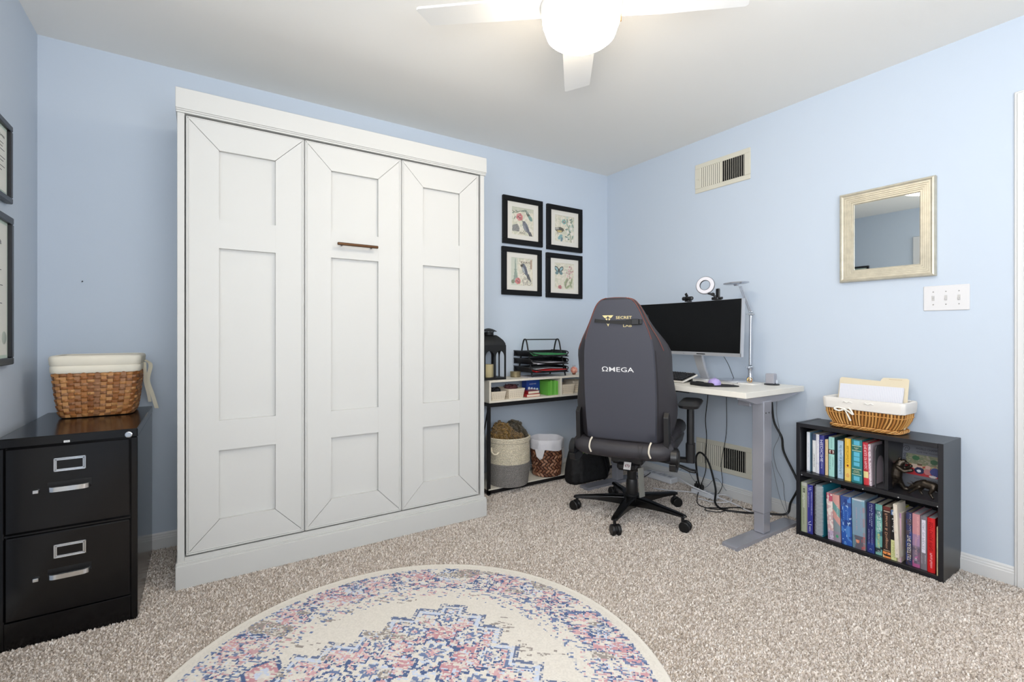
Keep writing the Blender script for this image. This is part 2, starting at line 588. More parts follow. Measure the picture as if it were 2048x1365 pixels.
def carpet_pile():
    sp = .0052
    gx, gy = np.meshgrid(np.arange(XL, XR, sp), np.arange(.35, YB, sp))
    x = gx.ravel() + (rng.random(gx.size) - .5) * sp * 1.6
    y = gy.ravel() + (rng.random(gx.size) - .5) * sp * 1.6
    c, s_ = math.cos(R(33.21)), math.sin(R(33.21))
    dep = x * s_ + y * c; lat = x * c - y * s_
    k = (dep > .9) & (np.abs(lat) < dep * 1.09 + .05) & ((CAMH / dep) * 953 < 760)
    k &= (x > XL + .015) & (x < XR - .015) & (y < YB - .015)
    k &= ((x - RUGC[0]) ** 2 + (y - RUGC[1]) ** 2) > (RUGR - .012) ** 2
    k &= ~((x > -.08) & (x < 1.41) & (y > 2.455)) & ~((x < -.205) & (y > 2.292)) & ~((x > 2.69) & (y > .71) & (y < 1.295))
    x = x[k]; y = y[k]; n = len(x)
    a = rng.random(n) * 2 * np.pi
    lx = rng.normal(0, .0030, n) + .0008; ly = rng.normal(0, .0030, n) - .0008
    wv = .0016 + rng.random(n) * .0012
    h = .0075 + rng.random(n) * .004
    ux, uy = np.cos(a) * wv, np.sin(a) * wv
    V = np.zeros((n, 6, 3), np.float32)
    for lv, (f, ww, zz) in enumerate(((0, .8, 0), (.45, 1.15, .55), (1.0, .75, 1.0))):
        for sd, sg in enumerate((-1, 1)):
            V[:, lv * 2 + sd, 0] = x + lx * f * (1.0) + ux * ww * sg
            V[:, lv * 2 + sd, 1] = y + ly * f + uy * ww * sg
            V[:, lv * 2 + sd, 2] = -.004 + h * zz
    F = np.zeros((n, 2, 4), np.int32); b0 = (np.arange(n) * 6)[:, None]
    F[:, 0] = b0 + np.array([0, 1, 3, 2]); F[:, 1] = b0 + np.array([2, 3, 5, 4])
    me = bpy.data.meshes.new('carpet_pile')
    me.vertices.add(n * 6); me.vertices.foreach_set('co', V.ravel())
    me.loops.add(n * 8); me.loops.foreach_set('vertex_index', F.ravel())
    me.polygons.add(n * 2); me.polygons.foreach_set('loop_start', np.arange(0, n * 8, 4, dtype=np.int32))
    me.polygons.foreach_set('loop_total', np.full(n * 2, 4, np.int32))
    me.polygons.foreach_set('use_smooth', np.ones(n * 2, bool))
    me.update(calc_edges=True)
    ca = me.color_attributes.new('Col', 'FLOAT_COLOR', 'CORNER')
    pal = np.array([lin(c) for c in ((234, 225, 216), (224, 213, 203), (208, 197, 187), (240, 234, 227), (172, 160, 149), (218, 208, 200))])
    ci = rng.choice(len(pal), n, p=[.26, .22, .17, .17, .07, .11])
    arr = np.ones((n, 8, 4), np.float32); arr[:, :, :3] = (pal[ci] * (0.92 + .16 * rng.random((n, 1))))[:, None, :]
    ca.data.foreach_set('color', arr.ravel())
    o = bpy.data.objects.new('carpet_pile', me); COL.objects.link(o)
    me.materials.append(mat('vc_pile', vc=True, rough=.9, spec=.08))
    o.parent = FLOOR; o['kind'] = 'stuff'
    V[:, :, 2] += .10
    me.vertices.foreach_set('co', (V - np.array(FLOOR.location) - np.array((0, 0, .10))).astype(np.float32).ravel()); me.update()


carpet_pile()

# ------------------------------------------------------------------ ceiling fan
FX, FY = 1.177, 1.333
fan = thing('ceiling_fan', (FX, FY, ZC), 'white four-blade ceiling fan with a glowing frosted glass light, hanging from the ceiling', 'ceiling fan')
white_gloss = mat('white_enamel', (232, 232, 230), .32)
MB().lathe([(.085, 2.43), (.085, 2.405), (.07, 2.385), (.12, 2.375), (.146, 2.36), (.150, 2.33), (.150, 2.290), (.144, 2.270)], (FX, FY, 0), 48).build('motor_housing', white_gloss, fan)
dm = mat('lit_glass', (255, 250, 240), .4, emit=((255, 240, 218), FAN_LIGHT))
MB().lathe([(.141, 2.272), (.1425, 2.25), (.141, 2.226), (.136, 2.214), (.1315, 2.210), (.131, 2.198), (.126, 2.184), (.112, 2.172), (.083, 2.164), (.045, 2.160), (.01, 2.159)], (FX, FY, 0), 48, cap0=False).build('glass_shade', dm, fan)
MB().lathe([(.144, 2.282), (.146, 2.272), (.146, 2.262), (.143, 2.259)], (FX, FY, 0), 48, cap0=False, cap1=False).build('trim_ring', white_gloss, fan)
MB().box(FX + .116, FX + .124, FY - .085, FY - .077, 2.232, 2.26, .002).build('catch', mat('brass_catch', (150, 110, 70), .4, metal=.8), fan)
for k in range(4):
    a = R(50.9 + 90 * k)
    M = Matrix.Translation((FX, FY, 2.295)) @ Matrix.Rotation(a, 4, 'Z') @ Matrix.Rotation(R(-7), 4, 'X')
    m = MB(M)
    m.prism([(.10, -.067), (.30, -.070), (.585, -.066), (.61, .048), (.60, .056), (.30, .066), (.10, .060)], -.004, .004)
    m.build('blade', white_gloss, fan, bevel=.002)
    m2 = MB(M)
    m2.prism([(.10, -.03), (.19, -.045), (.21, 0), (.19, .045), (.10, .03)], .004, .010)
    m2.build('blade_bracket', white_gloss, fan)

# ------------------------------------------------------------------ murphy bed
BX0, BX1, BY, BZ = -.085, 1.415, 2.45, 2.117
bed = thing('murphy_bed', ((BX0 + BX1) / 2, 2.7, 0), 'tall white fold-down wall bed cabinet with three shaker panels, against the back wall', 'wall bed')
b = MB()
b.box(BX0 + .004, BX0 + .030, BY + .006, YB, 0, BZ - .01, .0015)
b.box(BX1 - .030, BX1 - .004, BY + .006, YB, 0, BZ - .01, .0015)
b.box(BX0 + .03, BX1 - .03, BY + .03, YB, BZ - .04, BZ - .01)
b.box(BX0 + .03, BX1 - .03, BY + .12, BY + .14, .05, BZ - .05)
b.build('carcass', bed_m, bed)
b = MB().box(BX0 - .002, BX1 + .004, BY - .010, YB - .01, 2.030, BZ, .002)
b.box(BX0 - .001, BX1 + .003, BY - .006, YB - .01, 2.024, 2.030, .001)
b.box(BX0, BX1 + .002, BY - .002, YB - .01, 2.016, 2.024, .001)
b.build('header_rail', bed_m, bed)
b = MB().box(BX0 - .002, BX1 + .004, BY - .012, YB - .01, 0, .100, .002)
b.box(BX0 - .001, BX1 + .003, BY - .008, YB - .01, .100, .105, .001)
b.box(BX0, BX1 + .002, BY - .003, YB - .01, .105, .111, .001)
b.box(BX0 + .03, BX1 - .03, BY + .004, BY + .05, .109, .128)
b.build('plinth', bed_m, bed)
doors = ((-.0505, .4175), (.4205, .8995), (.9025, 1.371))
zr = ((1.583, 1.883), (.697, 1.455), (.263, .566))
for di, (x0, x1) in enumerate(doors):
    z0, z1 = .134, 2.008
    ix0, ix1 = (x0 + .1205, x1 - .1235)
    iz0, iz1 = .262, 1.884
    yb, yf = BY + .028, BY + .004
    p = MB()
    g = .0007
    # mitred stiles and rails
    M = basis((0, yb, 0), (1, 0, 0), (0, 0, 1))     # local: x, z, depth toward -y
    q = [(x0, z0), (x1, z0), (x1, z1), (x0, z1)]; iq = [(ix0, iz0), (ix1, iz0), (ix1, iz1), (ix0, iz1)]
    for k in range(4):
        a0, a1, c1, c0 = q[k], q[(k + 1) % 4], iq[(k + 1) % 4], iq[k]
        cx = (a0[0] + a1[0] + c1[0] + c0[0]) / 4; cz = (a0[1] + a1[1] + c1[1] + c0[1]) / 4
        L = math.hypot(a1[0] - a0[0], a1[1] - a0[1]); ex, ez = (a1[0] - a0[0]) / L, (a1[1] - a0[1]) / L
        quad = [(a0[0] + ex * g * 2, a0[1] + ez * g * 2), (a1[0] - ex * g * 2, a1[1] - ez * g * 2), (c1[0] - ex * g * 2, c1[1] - ez * g * 2), (c0[0] + ex * g * 2, c0[1] + ez * g * 2)]
        p.prism(quad, 0, .024, M=M)
    # back panel
    p.box(x0 + .004, x1 - .004, yb - .006, yb + .008, z0 + .004, z1 - .004)
    # cross rails
    p.box(ix0 - .001, ix1 + .001, yb - .0232, yb - .004, 1.455, 1.583)
    p.box(ix0 - .001, ix1 + .001, yb - .0232, yb - .004, .566, .697)
    # reeded edge beads
    for xa in (x0 + .003, x0 + .0105, x1 - .0105, x1 - .003):
        p.cyl((xa, yf - .0005, z0 + .004), (xa, yf - .0005, z1 - .004), .0023, n=8)
    for za in (z0 + .003, z0 + .0105, z1 - .003):
        p.cyl((x0 + .003, yf - .0005, za), (x1 - .003, yf - .0005, za), .0023, n=8)
    dd = p.build('door_panel', bed_m, bed)
    if di == 1:
        h = MB()
        h.box(.563, .765, BY - .034, BY - .024, 1.515, 1.529, .003)
        h.cyl((.590, BY + .004, 1.520), (.590, BY - .028, 1.520), .0045, n=12)
        h.cyl((.738, BY + .004, 1.520), (.738, BY - .028, 1.520), .0045, n=12)
        ho = h.build('handle', mat('bronze', (92, 66, 46), .32, metal=.9), dd)
        ho['label'] = 'bronze bar handle'

# ------------------------------------------------------------------ filing cabinet
cab_m = mat('black_enamel', (12, 12, 14), .17, bump=(700, .02, .0004), spec=.4)
CX0, CX1, CY, CZ = -.575, -.198, 2.286, .722
fc = thing('filing_cabinet', ((CX0 + CX1) / 2, (CY + 2.94) / 2, 0), 'black two-drawer metal filing cabinet with chrome handles, in the left corner', 'filing cabinet')
b = MB()
b.box(CX0, CX1, CY + .012, 2.94, .0, CZ - .033, .002)
b.box(CX0, CX0 + .020, CY, CY + .012, 0, CZ - .033, .002)
b.box(CX1 - .020, CX1, CY, CY + .012, 0, CZ - .033, .002)
b.box(CX0 + .02, CX1 - .02, CY + .001, CY + .012, 0, .094, .001)
b.box(CX0 + .02, CX1 - .02, CY + .001, CY + .012, .385, .392, .001)
b.build('body', cab_m, fc)
b = MB().box(CX0 - .001, CX1 + .001, CY - .004, 2.945, CZ - .032, CZ, .003)
b.build('top', cab_m, fc)
lk = MB(); M = basis((-.224, CY - .004, .701), (1, 0, 0), (0, 0, 1))
lk.lathe([(.011, 0), (.011, .002), (.008, .004)], M=M, n=20); lk.col = lin((60, 60, 60))
lk.build('lock', chrome, fc)
b = MB().rgb(225, 225, 225).box(-.404, -.388, CY - .0055, CY - .004, .6935, .7005)
b.rgb(60, 60, 60).text('HON', (-.396, CY - .0057, .697), (1, 0, 0), (0, 0, 1), .0035)
b.build('name_plate', vcs, fc)
for z0, z1 in ((.396, .686), (.098, .381)):
    d = MB()
    d.box(CX0 + .0225, CX1 - .0225, CY - .002, CY + .014, z0, z1, .0035)
    dr = d.build('drawer', cab_m, fc)
    zt = z1
    lh = MB(); x0, x1, za, zb = -.4305, -.3445, zt - .093, zt - .045
    for i, (o1, o2, dp) in enumerate(((0, .0035, .0045), (.0035, .006, .0025), (.006, .009, .005))):
        lh.box(x0 + o1, x1 - o1, CY - .002 - dp, CY - .002, zb - o2, zb - o1, .0008)
        lh.box(x0 + o1, x1 - o1, CY - .002 - dp, CY - .002, za + o1, za + o2, .0008)
        lh.box(x0 + o1, x0 + o2, CY - .002 - dp, CY - .002, za + o1, zb - o1, .0008)
        lh.box(x1 - o2, x1 - o1, CY - .002 - dp, CY - .002, za + o1, zb - o1, .0008)
    lh.build('label_holder', chrome, dr)
    hz = zt - .150
    prof = [(-.443, 0), (-.442, -.014), (-.434, -.024), (-.42, -.028), (-.355, -.028), (-.341, -.024), (-.333, -.014), (-.332, 0)]
    prof = catmull([(x, y, 0) for x, y in prof], 4)
    rg = []
    for p in prof:
        rg.append([(p.x, CY - .002 + p.y, hz - .008), (p.x, CY - .002 + p.y, hz + .008), (p.x, CY + .0015 + p.y * .86, hz + .009), (p.x, CY + .0015 + p.y * .86, hz - .009)])
    h = MB(); h.rings(rg, True, True, True)
    ho = h.build('handle', chrome, dr, angle=50)
    rc = MB(); rc.box(-.446, -.329, CY - .0028, CY - .0018, hz - .004, hz + .022, .0004)
    rc.build('handle_recess', mat('recess_black', (8, 8, 9), .5), dr)
    MB().box(-.483, -.468, CY - .012, CY - .002, hz - .010, hz + .002, .0015).build('thumb_latch', chrome, dr)


# ------------------------------------------------------------------ baskets
def basket_ring(c, hx, hy, r, z, n=6):
    return [(c[0] + x, c[1] + y, z) for x, y in rrect(hx, hy, r, n)]


def perim(c, hx, hy, r):
    """returns function s(0..1)->(point, outward normal)"""
    P = [Vector((x, y, 0)) for x, y in rrect(hx, hy, r, 8)]
    n = len(P); L = [0]
    for i in range(n): L.append(L[-1] + (P[(i + 1) % n] - P[i]).length)

    def f(s):
        t = (s % 1) * L[-1]
        for i in range(n):
            if t <= L[i + 1] or i == n - 1:
                k = (t - L[i]) / max(L[i + 1] - L[i], 1e-9)
                p = P[i].lerp(P[(i + 1) % n], k)
                break
        d = (P[(i + 1) % n] - P[i]).normalized()
        nn = Vector((d.y, -d.x, 0))
        return Vector((c[0], c[1], 0)) + p, nn
    return f


# splint basket on the cabinet
bc = (-.372, 2.795)
bk = thing('splint_basket', (bc[0], bc[1], CZ), 'large brown woven splint basket with cream cloth liner, on the black filing cabinet', 'basket')
bot = (.120, .100, .030); top = (.143, .124, .032)
rows = 15; K = 46; zb, zt = CZ + .004, .925
wv = MB(); browns = [(176, 118, 66), (158, 100, 52), (190, 134, 80), (142, 88, 46), (170, 122, 84), (199, 146, 92), (150, 104, 70)]


def bring(t):
    k = t ** 0.62
    hx = bot[0] + (top[0] - bot[0]) * k; hy = bot[1] + (top[1] - bot[1]) * k
    return perim(bc, hx, hy, bot[2])


for i in range(rows):
    t0, t1 = i / rows, (i + 1) / rows
    f0, f1 = bring(t0), bring(t1)
    za, zc = zb + (zt - zb) * t0 + .0006, zb + (zt - zb) * t1 - .0006
    sub = 4; N = K * sub
    lo = []; hi = []; lo2 = []; hi2 = []
    cols = []
    for j in range(N):
        s_ = j / N; ph = (j / sub + (i % 2)) * math.pi
        d = math.sin(ph)
        d = math.copysign(abs(d) ** .5 * .0048, d) if d else 0
        p0, n0 = f0(s_); p1, n1 = f1(s_)
        lo.append((*(p0 + n0 * (d - .0012)).xy, za)); hi.append((*(p1 + n1 * (d - .0012)).xy, zc))
        lo2.append((*(p0 + n0 * (d + .0008)).xy, za + .0015)); hi2.append((*(p1 + n1 * (d + .0008)).xy, zc - .0015))
    vs = lo + lo2 + hi2 + hi; fs = []; cc = []
    seedc = [browns[random.randrange(7)] for _ in range(K)]
    for lv in range(3):
        for j in range(N):
            k = (j + 1) % N
            fs.append((lv * N + j, lv * N + k, (lv + 1) * N + k, (lv + 1) * N + j))
            cc.append(lin(seedc[(j // sub + 1) // 2 * 2 % K if i % 2 else (j // sub) // 2 * 2 % K]))
    wv.add(vs, fs, True, None, cc)
wv.build('woven_wall', mat('vc_splint', vc=True, rough=.42, vary=(160, .18)), bk, angle=60)
st = MB()
for j in range(K):
    s_ = (j + .5) / K
    st.rgb(browns[(j * 3) % 7])
    for i in range(6):
        pa, na = bring(i / 6)(s_); pb, nb = bring((i + 1) / 6)(s_)
        tg = Vector((-na.y, na.x, 0)) * .0085; z0 = zb + (zt - zb) * i / 6; z1 = zb + (zt - zb) * (i + 1) / 6
        st.add([(*(pa + tg).xy, z0), (*(pa - tg).xy, z0), (*(pb - tg).xy, z1), (*(pb + tg).xy, z1)], [(0, 1, 2, 3)], False)
st.build('stakes', mat('vc_splint2', vc=True, rough=.5), bk)
iw = MB().rgb(214, 208, 196)
iw.rings([basket_ring(bc, .108, .09, .03, zb + .002), basket_ring(bc, .122, .105, .03, .82), basket_ring(bc, .135, .116, .03, .985)], True, False)
ino = iw.build('inner_liner', vcf, bk)
ln = MB().rgb(236, 230, 214)
ln.rings([basket_ring(bc, .146, .127, .034, .913), basket_ring(bc, .1495, .1305, .036, .918), basket_ring(bc, .150, .131, .036, .940), basket_ring(bc, .1475, .1285, .036, .944),
          basket_ring(bc, .151, .132, .036, .949), basket_ring(bc, .153, .134, .036, .975), basket_ring(bc, .150, .131, .036, .984), basket_ring(bc, .142, .123, .032, .987), basket_ring(bc, .133, .114, .03, .978), basket_ring(bc, .130, .112, .03, .95)], False, False)
lno = ln.build('liner_cuff', vcf, bk, angle=60)
rb = MB().rgb(226, 220, 200)
rx = bc[0] + .152


def ribbon(mb, pts, wd, tdir=(0, 1, 0)):
    P = catmull(pts, 6); t = Vector(tdir).normalized() * wd / 2
    N = len(P)
    mb.add([tuple(p + t) for p in P] + [tuple(p - t) for p in P] , [(i, i + 1, N + i + 1, N + i) for i in range(N - 1)], True)
    off = Vector((.0012, 0, 0))
    mb.add([tuple(p + t + off) for p in P] + [tuple(p - t + off) for p in P], [(i, N + i, N + i + 1, i + 1) for i in range(N - 1)], True)


TD = (.86, -.5, 0)
ribbon(rb, [(rx, 2.85, .955), (rx + .022, 2.845, .93), (rx + .012, 2.84, .86), (rx + .028, 2.83, .80), (rx + .047, 2.82, .725)], .018, TD)
ribbon(rb, [(rx, 2.83, .945), (rx + .003, 2.82, .90), (rx + .004, 2.83, .85), (rx + .014, 2.83, .80), (rx + .020, 2.84, .755)], .014, TD)
rb.build('tie_ribbon', vcf, bk)

# ------------------------------------------------------------------ framed certificates on left wall
frame_b = mat('frame_black', (26, 27, 32), .35)


def certificate(y0, y1, z0, z1, bw, label, seal):
    f = thing('certificate_frame', (XL, (y0 + y1) / 2, z0), label, 'picture frame')
    m = MB(); d = .022
    m.box(XL + .001, XL + d, y0, y1, z1 - bw, z1, .003); m.box(XL + .001, XL + d, y0, y1, z0, z0 + bw, .003)
    m.box(XL + .001, XL + d, y0, y0 + bw, z0 + bw, z1 - bw, .003); m.box(XL + .001, XL + d, y1 - bw, y1, z0 + bw, z1 - bw, .003)
    m.build('frame', frame_b, f)
    W, H = y1 - y0 - 2 * bw, z1 - z0 - 2 * bw
    p = MB(); xo = XL + .010
    p.rgb(196, 212, 200).box(XL + .002, xo, y0 + bw, y1 - bw, z0 + bw, z1 - bw)
    p.build('mat_board', vc, f)
    q = MB(); q.rgb(226, 226, 218)
    mw = .012
    q.box(xo, xo + .0012, y0 + bw + mw, y1 - bw - mw, z0 + bw + mw, z1 - bw - mw)
    # viewed from the room: text runs toward +y
    q.rgb(66, 66, 70)
    cy = (y0 + y1) / 2
    u, v = (0, 1, 0), (0, 0, 1)
    q.text('Diploma', (xo + .0013, cy, z1 - bw - H * .16), u, v, H * .06, W * .62)
    for k, fz in enumerate((.26, .31, .36, .47, .52, .6, .66)):
        wl = (.5, .4, .62, .7, .5, .66, .3)[k] * W
        q.box(xo + .0011, xo + .0014, cy - wl / 2, cy + wl / 2, z1 - bw - H * fz - .001, z1 - bw - H * fz + .0015)
    if seal:
        q.rgb(176, 184, 176)
        q.lathe([(.024, 0), (.022, .001), (.004, .0012)], M=basis((xo + .0012, y1 - bw - .042, z0 + bw + .075), (0, 1, 0), (0, 0, 1)), n=28)
    q.build('document', vc, f)


certificate(2.333, 2.545, 1.568, 1.862, .022, 'black-framed diploma on the left wall, the upper and smaller of the two', False)
certificate(2.13, 2.555, .963, 1.518, .026, 'black-framed sealed diploma on the left wall, the lower and taller of two', True)

# ------------------------------------------------------------------ bird and butterfly prints
def art(kind):
    P = Paint(72, 80, (222, 214, 190))
    P.speck((204, 206, 180), .42, .8, scale=7); P.speck((232, 224, 206), .40, .9, scale=5); P.speck((190, 196, 176), .28, .5, scale=3)
    for k in range(5):      # faint script lines
        P.line([(.08, .93 - k * .045), (.2, .935 - k * .045), (.5, .925 - k * .045), (.9, .93 - k * .045)], .004, (168, 160, 138), .35)

    def bird(x, y, s, body, belly, fl=1, up=40):
        t = R(up)
        f = lambda a, b_: (x + fl * s * (a * math.cos(t) + b_ * math.sin(t)), y + s * (-a * math.sin(t) + b_ * math.cos(t)))
        P.poly([f(.1, -.10), f(.75, -.30), f(1.25, -.20), f(1.28, -.10), f(.6, .08)], (60, 66, 84))
        P.poly([f(-.62, .10), f(-.45, .26), f(-.15, .28), f(.25, .14), f(.55, -.02), f(.35, -.26), f(-.05, -.32), f(-.38, -.2), f(-.55, -.05)], body)
        P.poly([f(-.45, -.02), f(-.1, -.05), f(.25, -.2), f(.05, -.30), f(-.3, -.22)], belly)
        P.poly([f(-.2, .14), f(.15, .12), f(.7, -.12), f(.4, -.12), f(.0, -.04)], (62, 76, 104), .9)
        P.poly([f(-.60, .12), f(-.82, .08), f(-.60, .04)], (50, 46, 44))
        hx, hy = f(-.46, .12); P.ell(hx, hy, .17 * s, .15 * s, body)
        P.ell(*f(-.52, .15), .025 * s + .004, .025 * s + .004, (20, 20, 22))
        P.line([f(.0, -.3), f(.02, -.52)], .008, (84, 60, 40)); P.line([f(.14, -.28), f(.18, -.5)], .008, (84, 60, 40))

    def flower(x, y, r, c1, c2):
        for k in range(6):
            a = k * math.pi / 3 + .3
            P.ell(x + r * .55 * math.cos(a), y + r * .5 * math.sin(a), r * .5, r * .45, c1 if k % 2 else c2)
        P.ell(x, y, r * .35, r * .35, (130, 40, 60)); P.ell(x + r * .1, y + r * .1, r * .15, r * .15, (240, 190, 190))

    def leaf(x, y, l, a, c):
        P.ell(x, y, l, l * .32, c, a)

    if kind == 0:
        P.rect(0, 1, .86, 1, (186, 192, 172), .7)
        P.line([(.02, .86), (.2, .8), (.38, .88), (.7, .9)], .012, (110, 120, 100))
        for q in ((.08, .8, 30), (.22, .86, -20), (.5, .9, 20), (.14, .62, 60), (.62, .93, 0)): leaf(q[0], q[1], .07, q[2], (112, 136, 120))
        flower(.36, .66, .15, (196, 84, 98), (222, 128, 130))
        P.ell(.78, .76, .20, .06, (50, 66, 70), -52); P.ell(.86, .66, .12, .07, (96, 146, 140), -48); P.ell(.72, .86, .08, .03, (140, 160, 150), -50)
        P.poly([(.04, .34), (.26, .40), (.36, .26), (.34, .12), (.02, .14)], (128, 130, 134)); P.speck((70, 70, 78), .3, .7, (P.x < .36) & (P.y < .38) & (P.y > .12), 2)
        P.text = None
        bird(.68, .30, .42, (92, 100, 122), (128, 134, 150), 1, 44)
        P.rect(.34, .62, .06, .12, (52, 48, 46), .5); P.speck((222, 214, 190), .5, 1, (P.y < .13) & (P.x > .33) & (P.x < .63), 2)
    elif kind == 1:
        P.speck((176, 200, 190), .35, .8, (P.x > .6), 5)
        P.line([(.86, .02), (.80, .3), (.72, .55), (.9, .95)], .016, (98, 124, 96)); P.line([(.72, .55), (.60, .8)], .012, (98, 124, 96))
        for q in ((.66, .84, 100), (.9, .82, 60), (.95, .66, 120), (.62, .5, 20), (.8, .42, -30), (.72, .3, 40), (.92, .2, 70), (.6, .2, -20), (.84, .9, 20), (.7, .12, 10)):
            leaf(q[0], q[1], .085, q[2], (96, 132, 122))
        for q in ((.76, .74), (.86, .55), (.68, .40), (.9, .36), (.62, .12), (.95, .08)): P.ell(q[0], q[1], .06, .055, (232, 224, 214))
        flower(.48, .78, .11, (92, 160, 158), (126, 182, 174))
        P.ell(.28, .17, .14, .07, (110, 170, 178), 40); P.ell(.36, .08, .1, .05, (84, 130, 150), 70)
        bird(.22, .46, .40, (52, 52, 46), (204, 178, 96), -1, -12)
        for k in range(4): P.line([(.03, .44 + k * .025), (.2, .46 + k * .02)], .006, (214, 210, 190))
    elif kind == 2:
        P.rect(.02, .30, 0, 1, (196, 206, 190), .8)
        P.poly([(.19, .97), (.22, .97), (.24, .6), (.31, .30), (.36, .12), (.29, .12), (.22, .26), (.15, .12), (.08, .12), (.14, .30), (.175, .6)], (134, 158, 146))
        P.line([(.14, .58), (.27, .58)], .008, (110, 134, 124)); P.line([(.11, .33), (.32, .33)], .01, (110, 134, 124))
        P.rect(.90, .97, .62, .96, (150, 90, 74), .8)
        bird(.66, .58, .40, (74, 88, 118), (168, 176, 180), 1, 50)
        P.ell(.50, .73, .06, .05, (36, 34, 38))
        flower(.32, .16, .13, (196, 76, 88), (218, 120, 122)); P.ell(.10, .13, .08, .07, (120, 134, 110))
        for (x_, y_, r_) in ((.66, .17, .12), (.66, .17, .07), (.84, .12, .1)):
            P.line([(x_ + r_ * math.cos(t_), y_ + r_ * math.sin(t_)) for t_ in np.linspace(0, 6.3, 18)], .008, (128, 120, 116))
        P.speck((160, 160, 156), .35, .6, (P.x > .55) & (P.y < .14), 3)
    else:
        P.line([(.30, .6), (.9, .63)], .004, (150, 140, 120))
        for sx_, sy_ in ((-1, .06), (1, .0)):
            P.ell(.23 + sx_ * .12, .72 + .05, .13, .085, (40, 60, 66), sx_ * 38); P.ell(.23 + sx_ * .10, .62 + .0, .09, .07, (70, 122, 134), sx_ * -30)
            P.ell(.23 + sx_ * .12, .77, .09, .05, (134, 182, 190), sx_ * 38)
        P.ell(.23, .70, .018, .1, (30, 30, 34))
        P.line([(.55, .05), (.66, .3), (.78, .45), (.85, .8)], .012, (140, 150, 110))
        for k in range(26):
            a_ = random.random() * 6.28; q = random.random() ** .5
            P.ell(.80 + .17 * q * math.cos(a_), .66 + .25 * q * math.sin(a_), .035, .03, ((206, 150, 154), (226, 186, 184), (186, 112, 122), (214, 200, 180))[k % 4])
        for q in ((.62, .34, 60), (.84, .2, 110), (.7, .1, 30), (.56, .18, 100), (.9, .34, 80)): leaf(q[0], q[1], .13, q[2], (146, 160, 116))
        for k in range(6): P.ell(.58 + .02 * k, .12 + .05 * k, .02, .016, (110, 84, 96))
        flower(.28, .07, .09, (186, 74, 96), (206, 110, 120))
    g = P.A.mean(2, keepdims=True)
    return (P.A * .68 + g * .18 + np.array(lin((214, 206, 184))) * .14)


prints = [
    (1.854, 2.2155, 1.7455, 2.0995, 0, 'black frame with a blue bird and pink rose print, top left of four'),
    (2.2595, 2.6205, 1.739, 2.094, 1, 'black frame with a yellow bird and green leaves print, top right of four'),
    (1.8475, 2.206, 1.3665, 1.7215, 2, 'black frame with a PARIS tower and bird print, bottom left of four'),
    (2.2545, 2.6205, 1.3625, 1.713, 3, 'black frame with a butterfly and pink blossom print, bottom right of four')]
for x0, x1, z0, z1, k, lab in prints:
    f = thing('framed_print', ((x0 + x1) / 2, YB, z0), lab, 'framed picture')
    bw = .038; d = YB - .024; m = MB()
    m.box(x0, x1, d, YB - .001, z1 - bw, z1, .002); m.box(x0, x1, d, YB - .001, z0, z0 + bw, .002)
    m.box(x0, x0 + bw, d, YB - .001, z0 + bw, z1 - bw, .002); m.box(x1 - bw, x1, d, YB - .001, z0 + bw, z1 - bw, .002)
    m.build('frame', mat('frame_satin', (10, 10, 11), .45, spec=.25), f)
    cx, cz = (x0 + x1) / 2, (z0 + z1) / 2; pw, ph = .098, .103
    m = MB().rgb(226, 222, 212)
    yy = YB - .012
    for a in ((x0 + bw, x1 - bw, cz + ph, z1 - bw), (x0 + bw, x1 - bw, z0 + bw, cz - ph), (x0 + bw, cx - pw, cz - ph, cz + ph), (cx + pw, x1 - bw, cz - ph, cz + ph)):
        m.box(a[0], a[1], yy, YB - .004, a[2], a[3])
    m.build('mat_board', vc, f)
    A = art(k)
    m = MB(); m.raster((cx - pw, YB - .008, cz - ph), (2 * pw, 0, 0), (0, 0, 2 * ph), A)
    if k == 2: m.rgb(70, 62, 54).text('PARIS', (cx + .035, YB - .0083, cz + .072), (1, 0, 0), (0, 0, 1), .015, .085)
    if k == 0: m.rgb(60, 54, 50).text('Aa Xx', (cx - .004, YB - .0083, cz - .086), (1, 0, 0), (0, 0, 1), .013, .05)
    m.build('art_print', vc, f)

# ------------------------------------------------------------------ wall vents, mirror, switch
vent_m = mat('vent_enamel', (216, 212, 196), .45)


def vent(zc, y0, y1, label):
    h = .1005
    f = thing('air_vent', (XR, (y0 + y1) / 2, zc - h), label, 'air vent')
    m = MB(); x0, x1 = XR - .007, XR - .0005
    oy0, oy1 = y0 + .040, y1 - .040; oz = .068
    m.box(x0, x1, y0, y1, zc + oz, zc + h, .003); m.box(x0, x1, y0, y1, zc - h, zc - oz, .003)
    m.box(x0, x1, y0, oy0, zc - oz, zc + oz, .001); m.box(x0, x1, oy1, y1, zc - oz, zc + oz, .001)
    ym = (oy0 + oy1) / 2
    m.box(x0, x1, ym - .006, ym + .006, zc - oz, zc + oz, .001)
    for q in (y0 + .014, y1 - .014):
        m.lathe([(.004, 0), (.003, .0015)], M=basis((x0, q, zc), (0, 1, 0), (0, 0, -1)), n=12)
    m.build('face_plate', vent_m, f)
    m = MB()
    n = 22
    for i in range(n):
        yc = oy0 + (i + .5) * (oy1 - oy0) / n
        far = yc > ym
        # louvres turn opposite ways on the two halves
        a = R(-44) if far else R(31)
        M = Matrix.Translation((XR - .008 + .005, yc, zc)) @ Matrix.Rotation(a, 4, 'Z')
        m.box(-.0065, .0065, -.0009, .0009, -oz, oz, M=M)
    m.build('louvres', vent_m, f)
    MB().box(XR - .0012, XR - .0004, oy0 - .002, oy1 + .002, zc - oz - .002, zc + oz + .002).build('duct', mat('duct_dark', (5, 5, 6), .9), f)
    m = MB(); m.box(XR - .016, XR - .006, y1 - .034, y1 - .030, zc - .012, zc + .006, .001); m.build('damper_lever', vent_m, f)


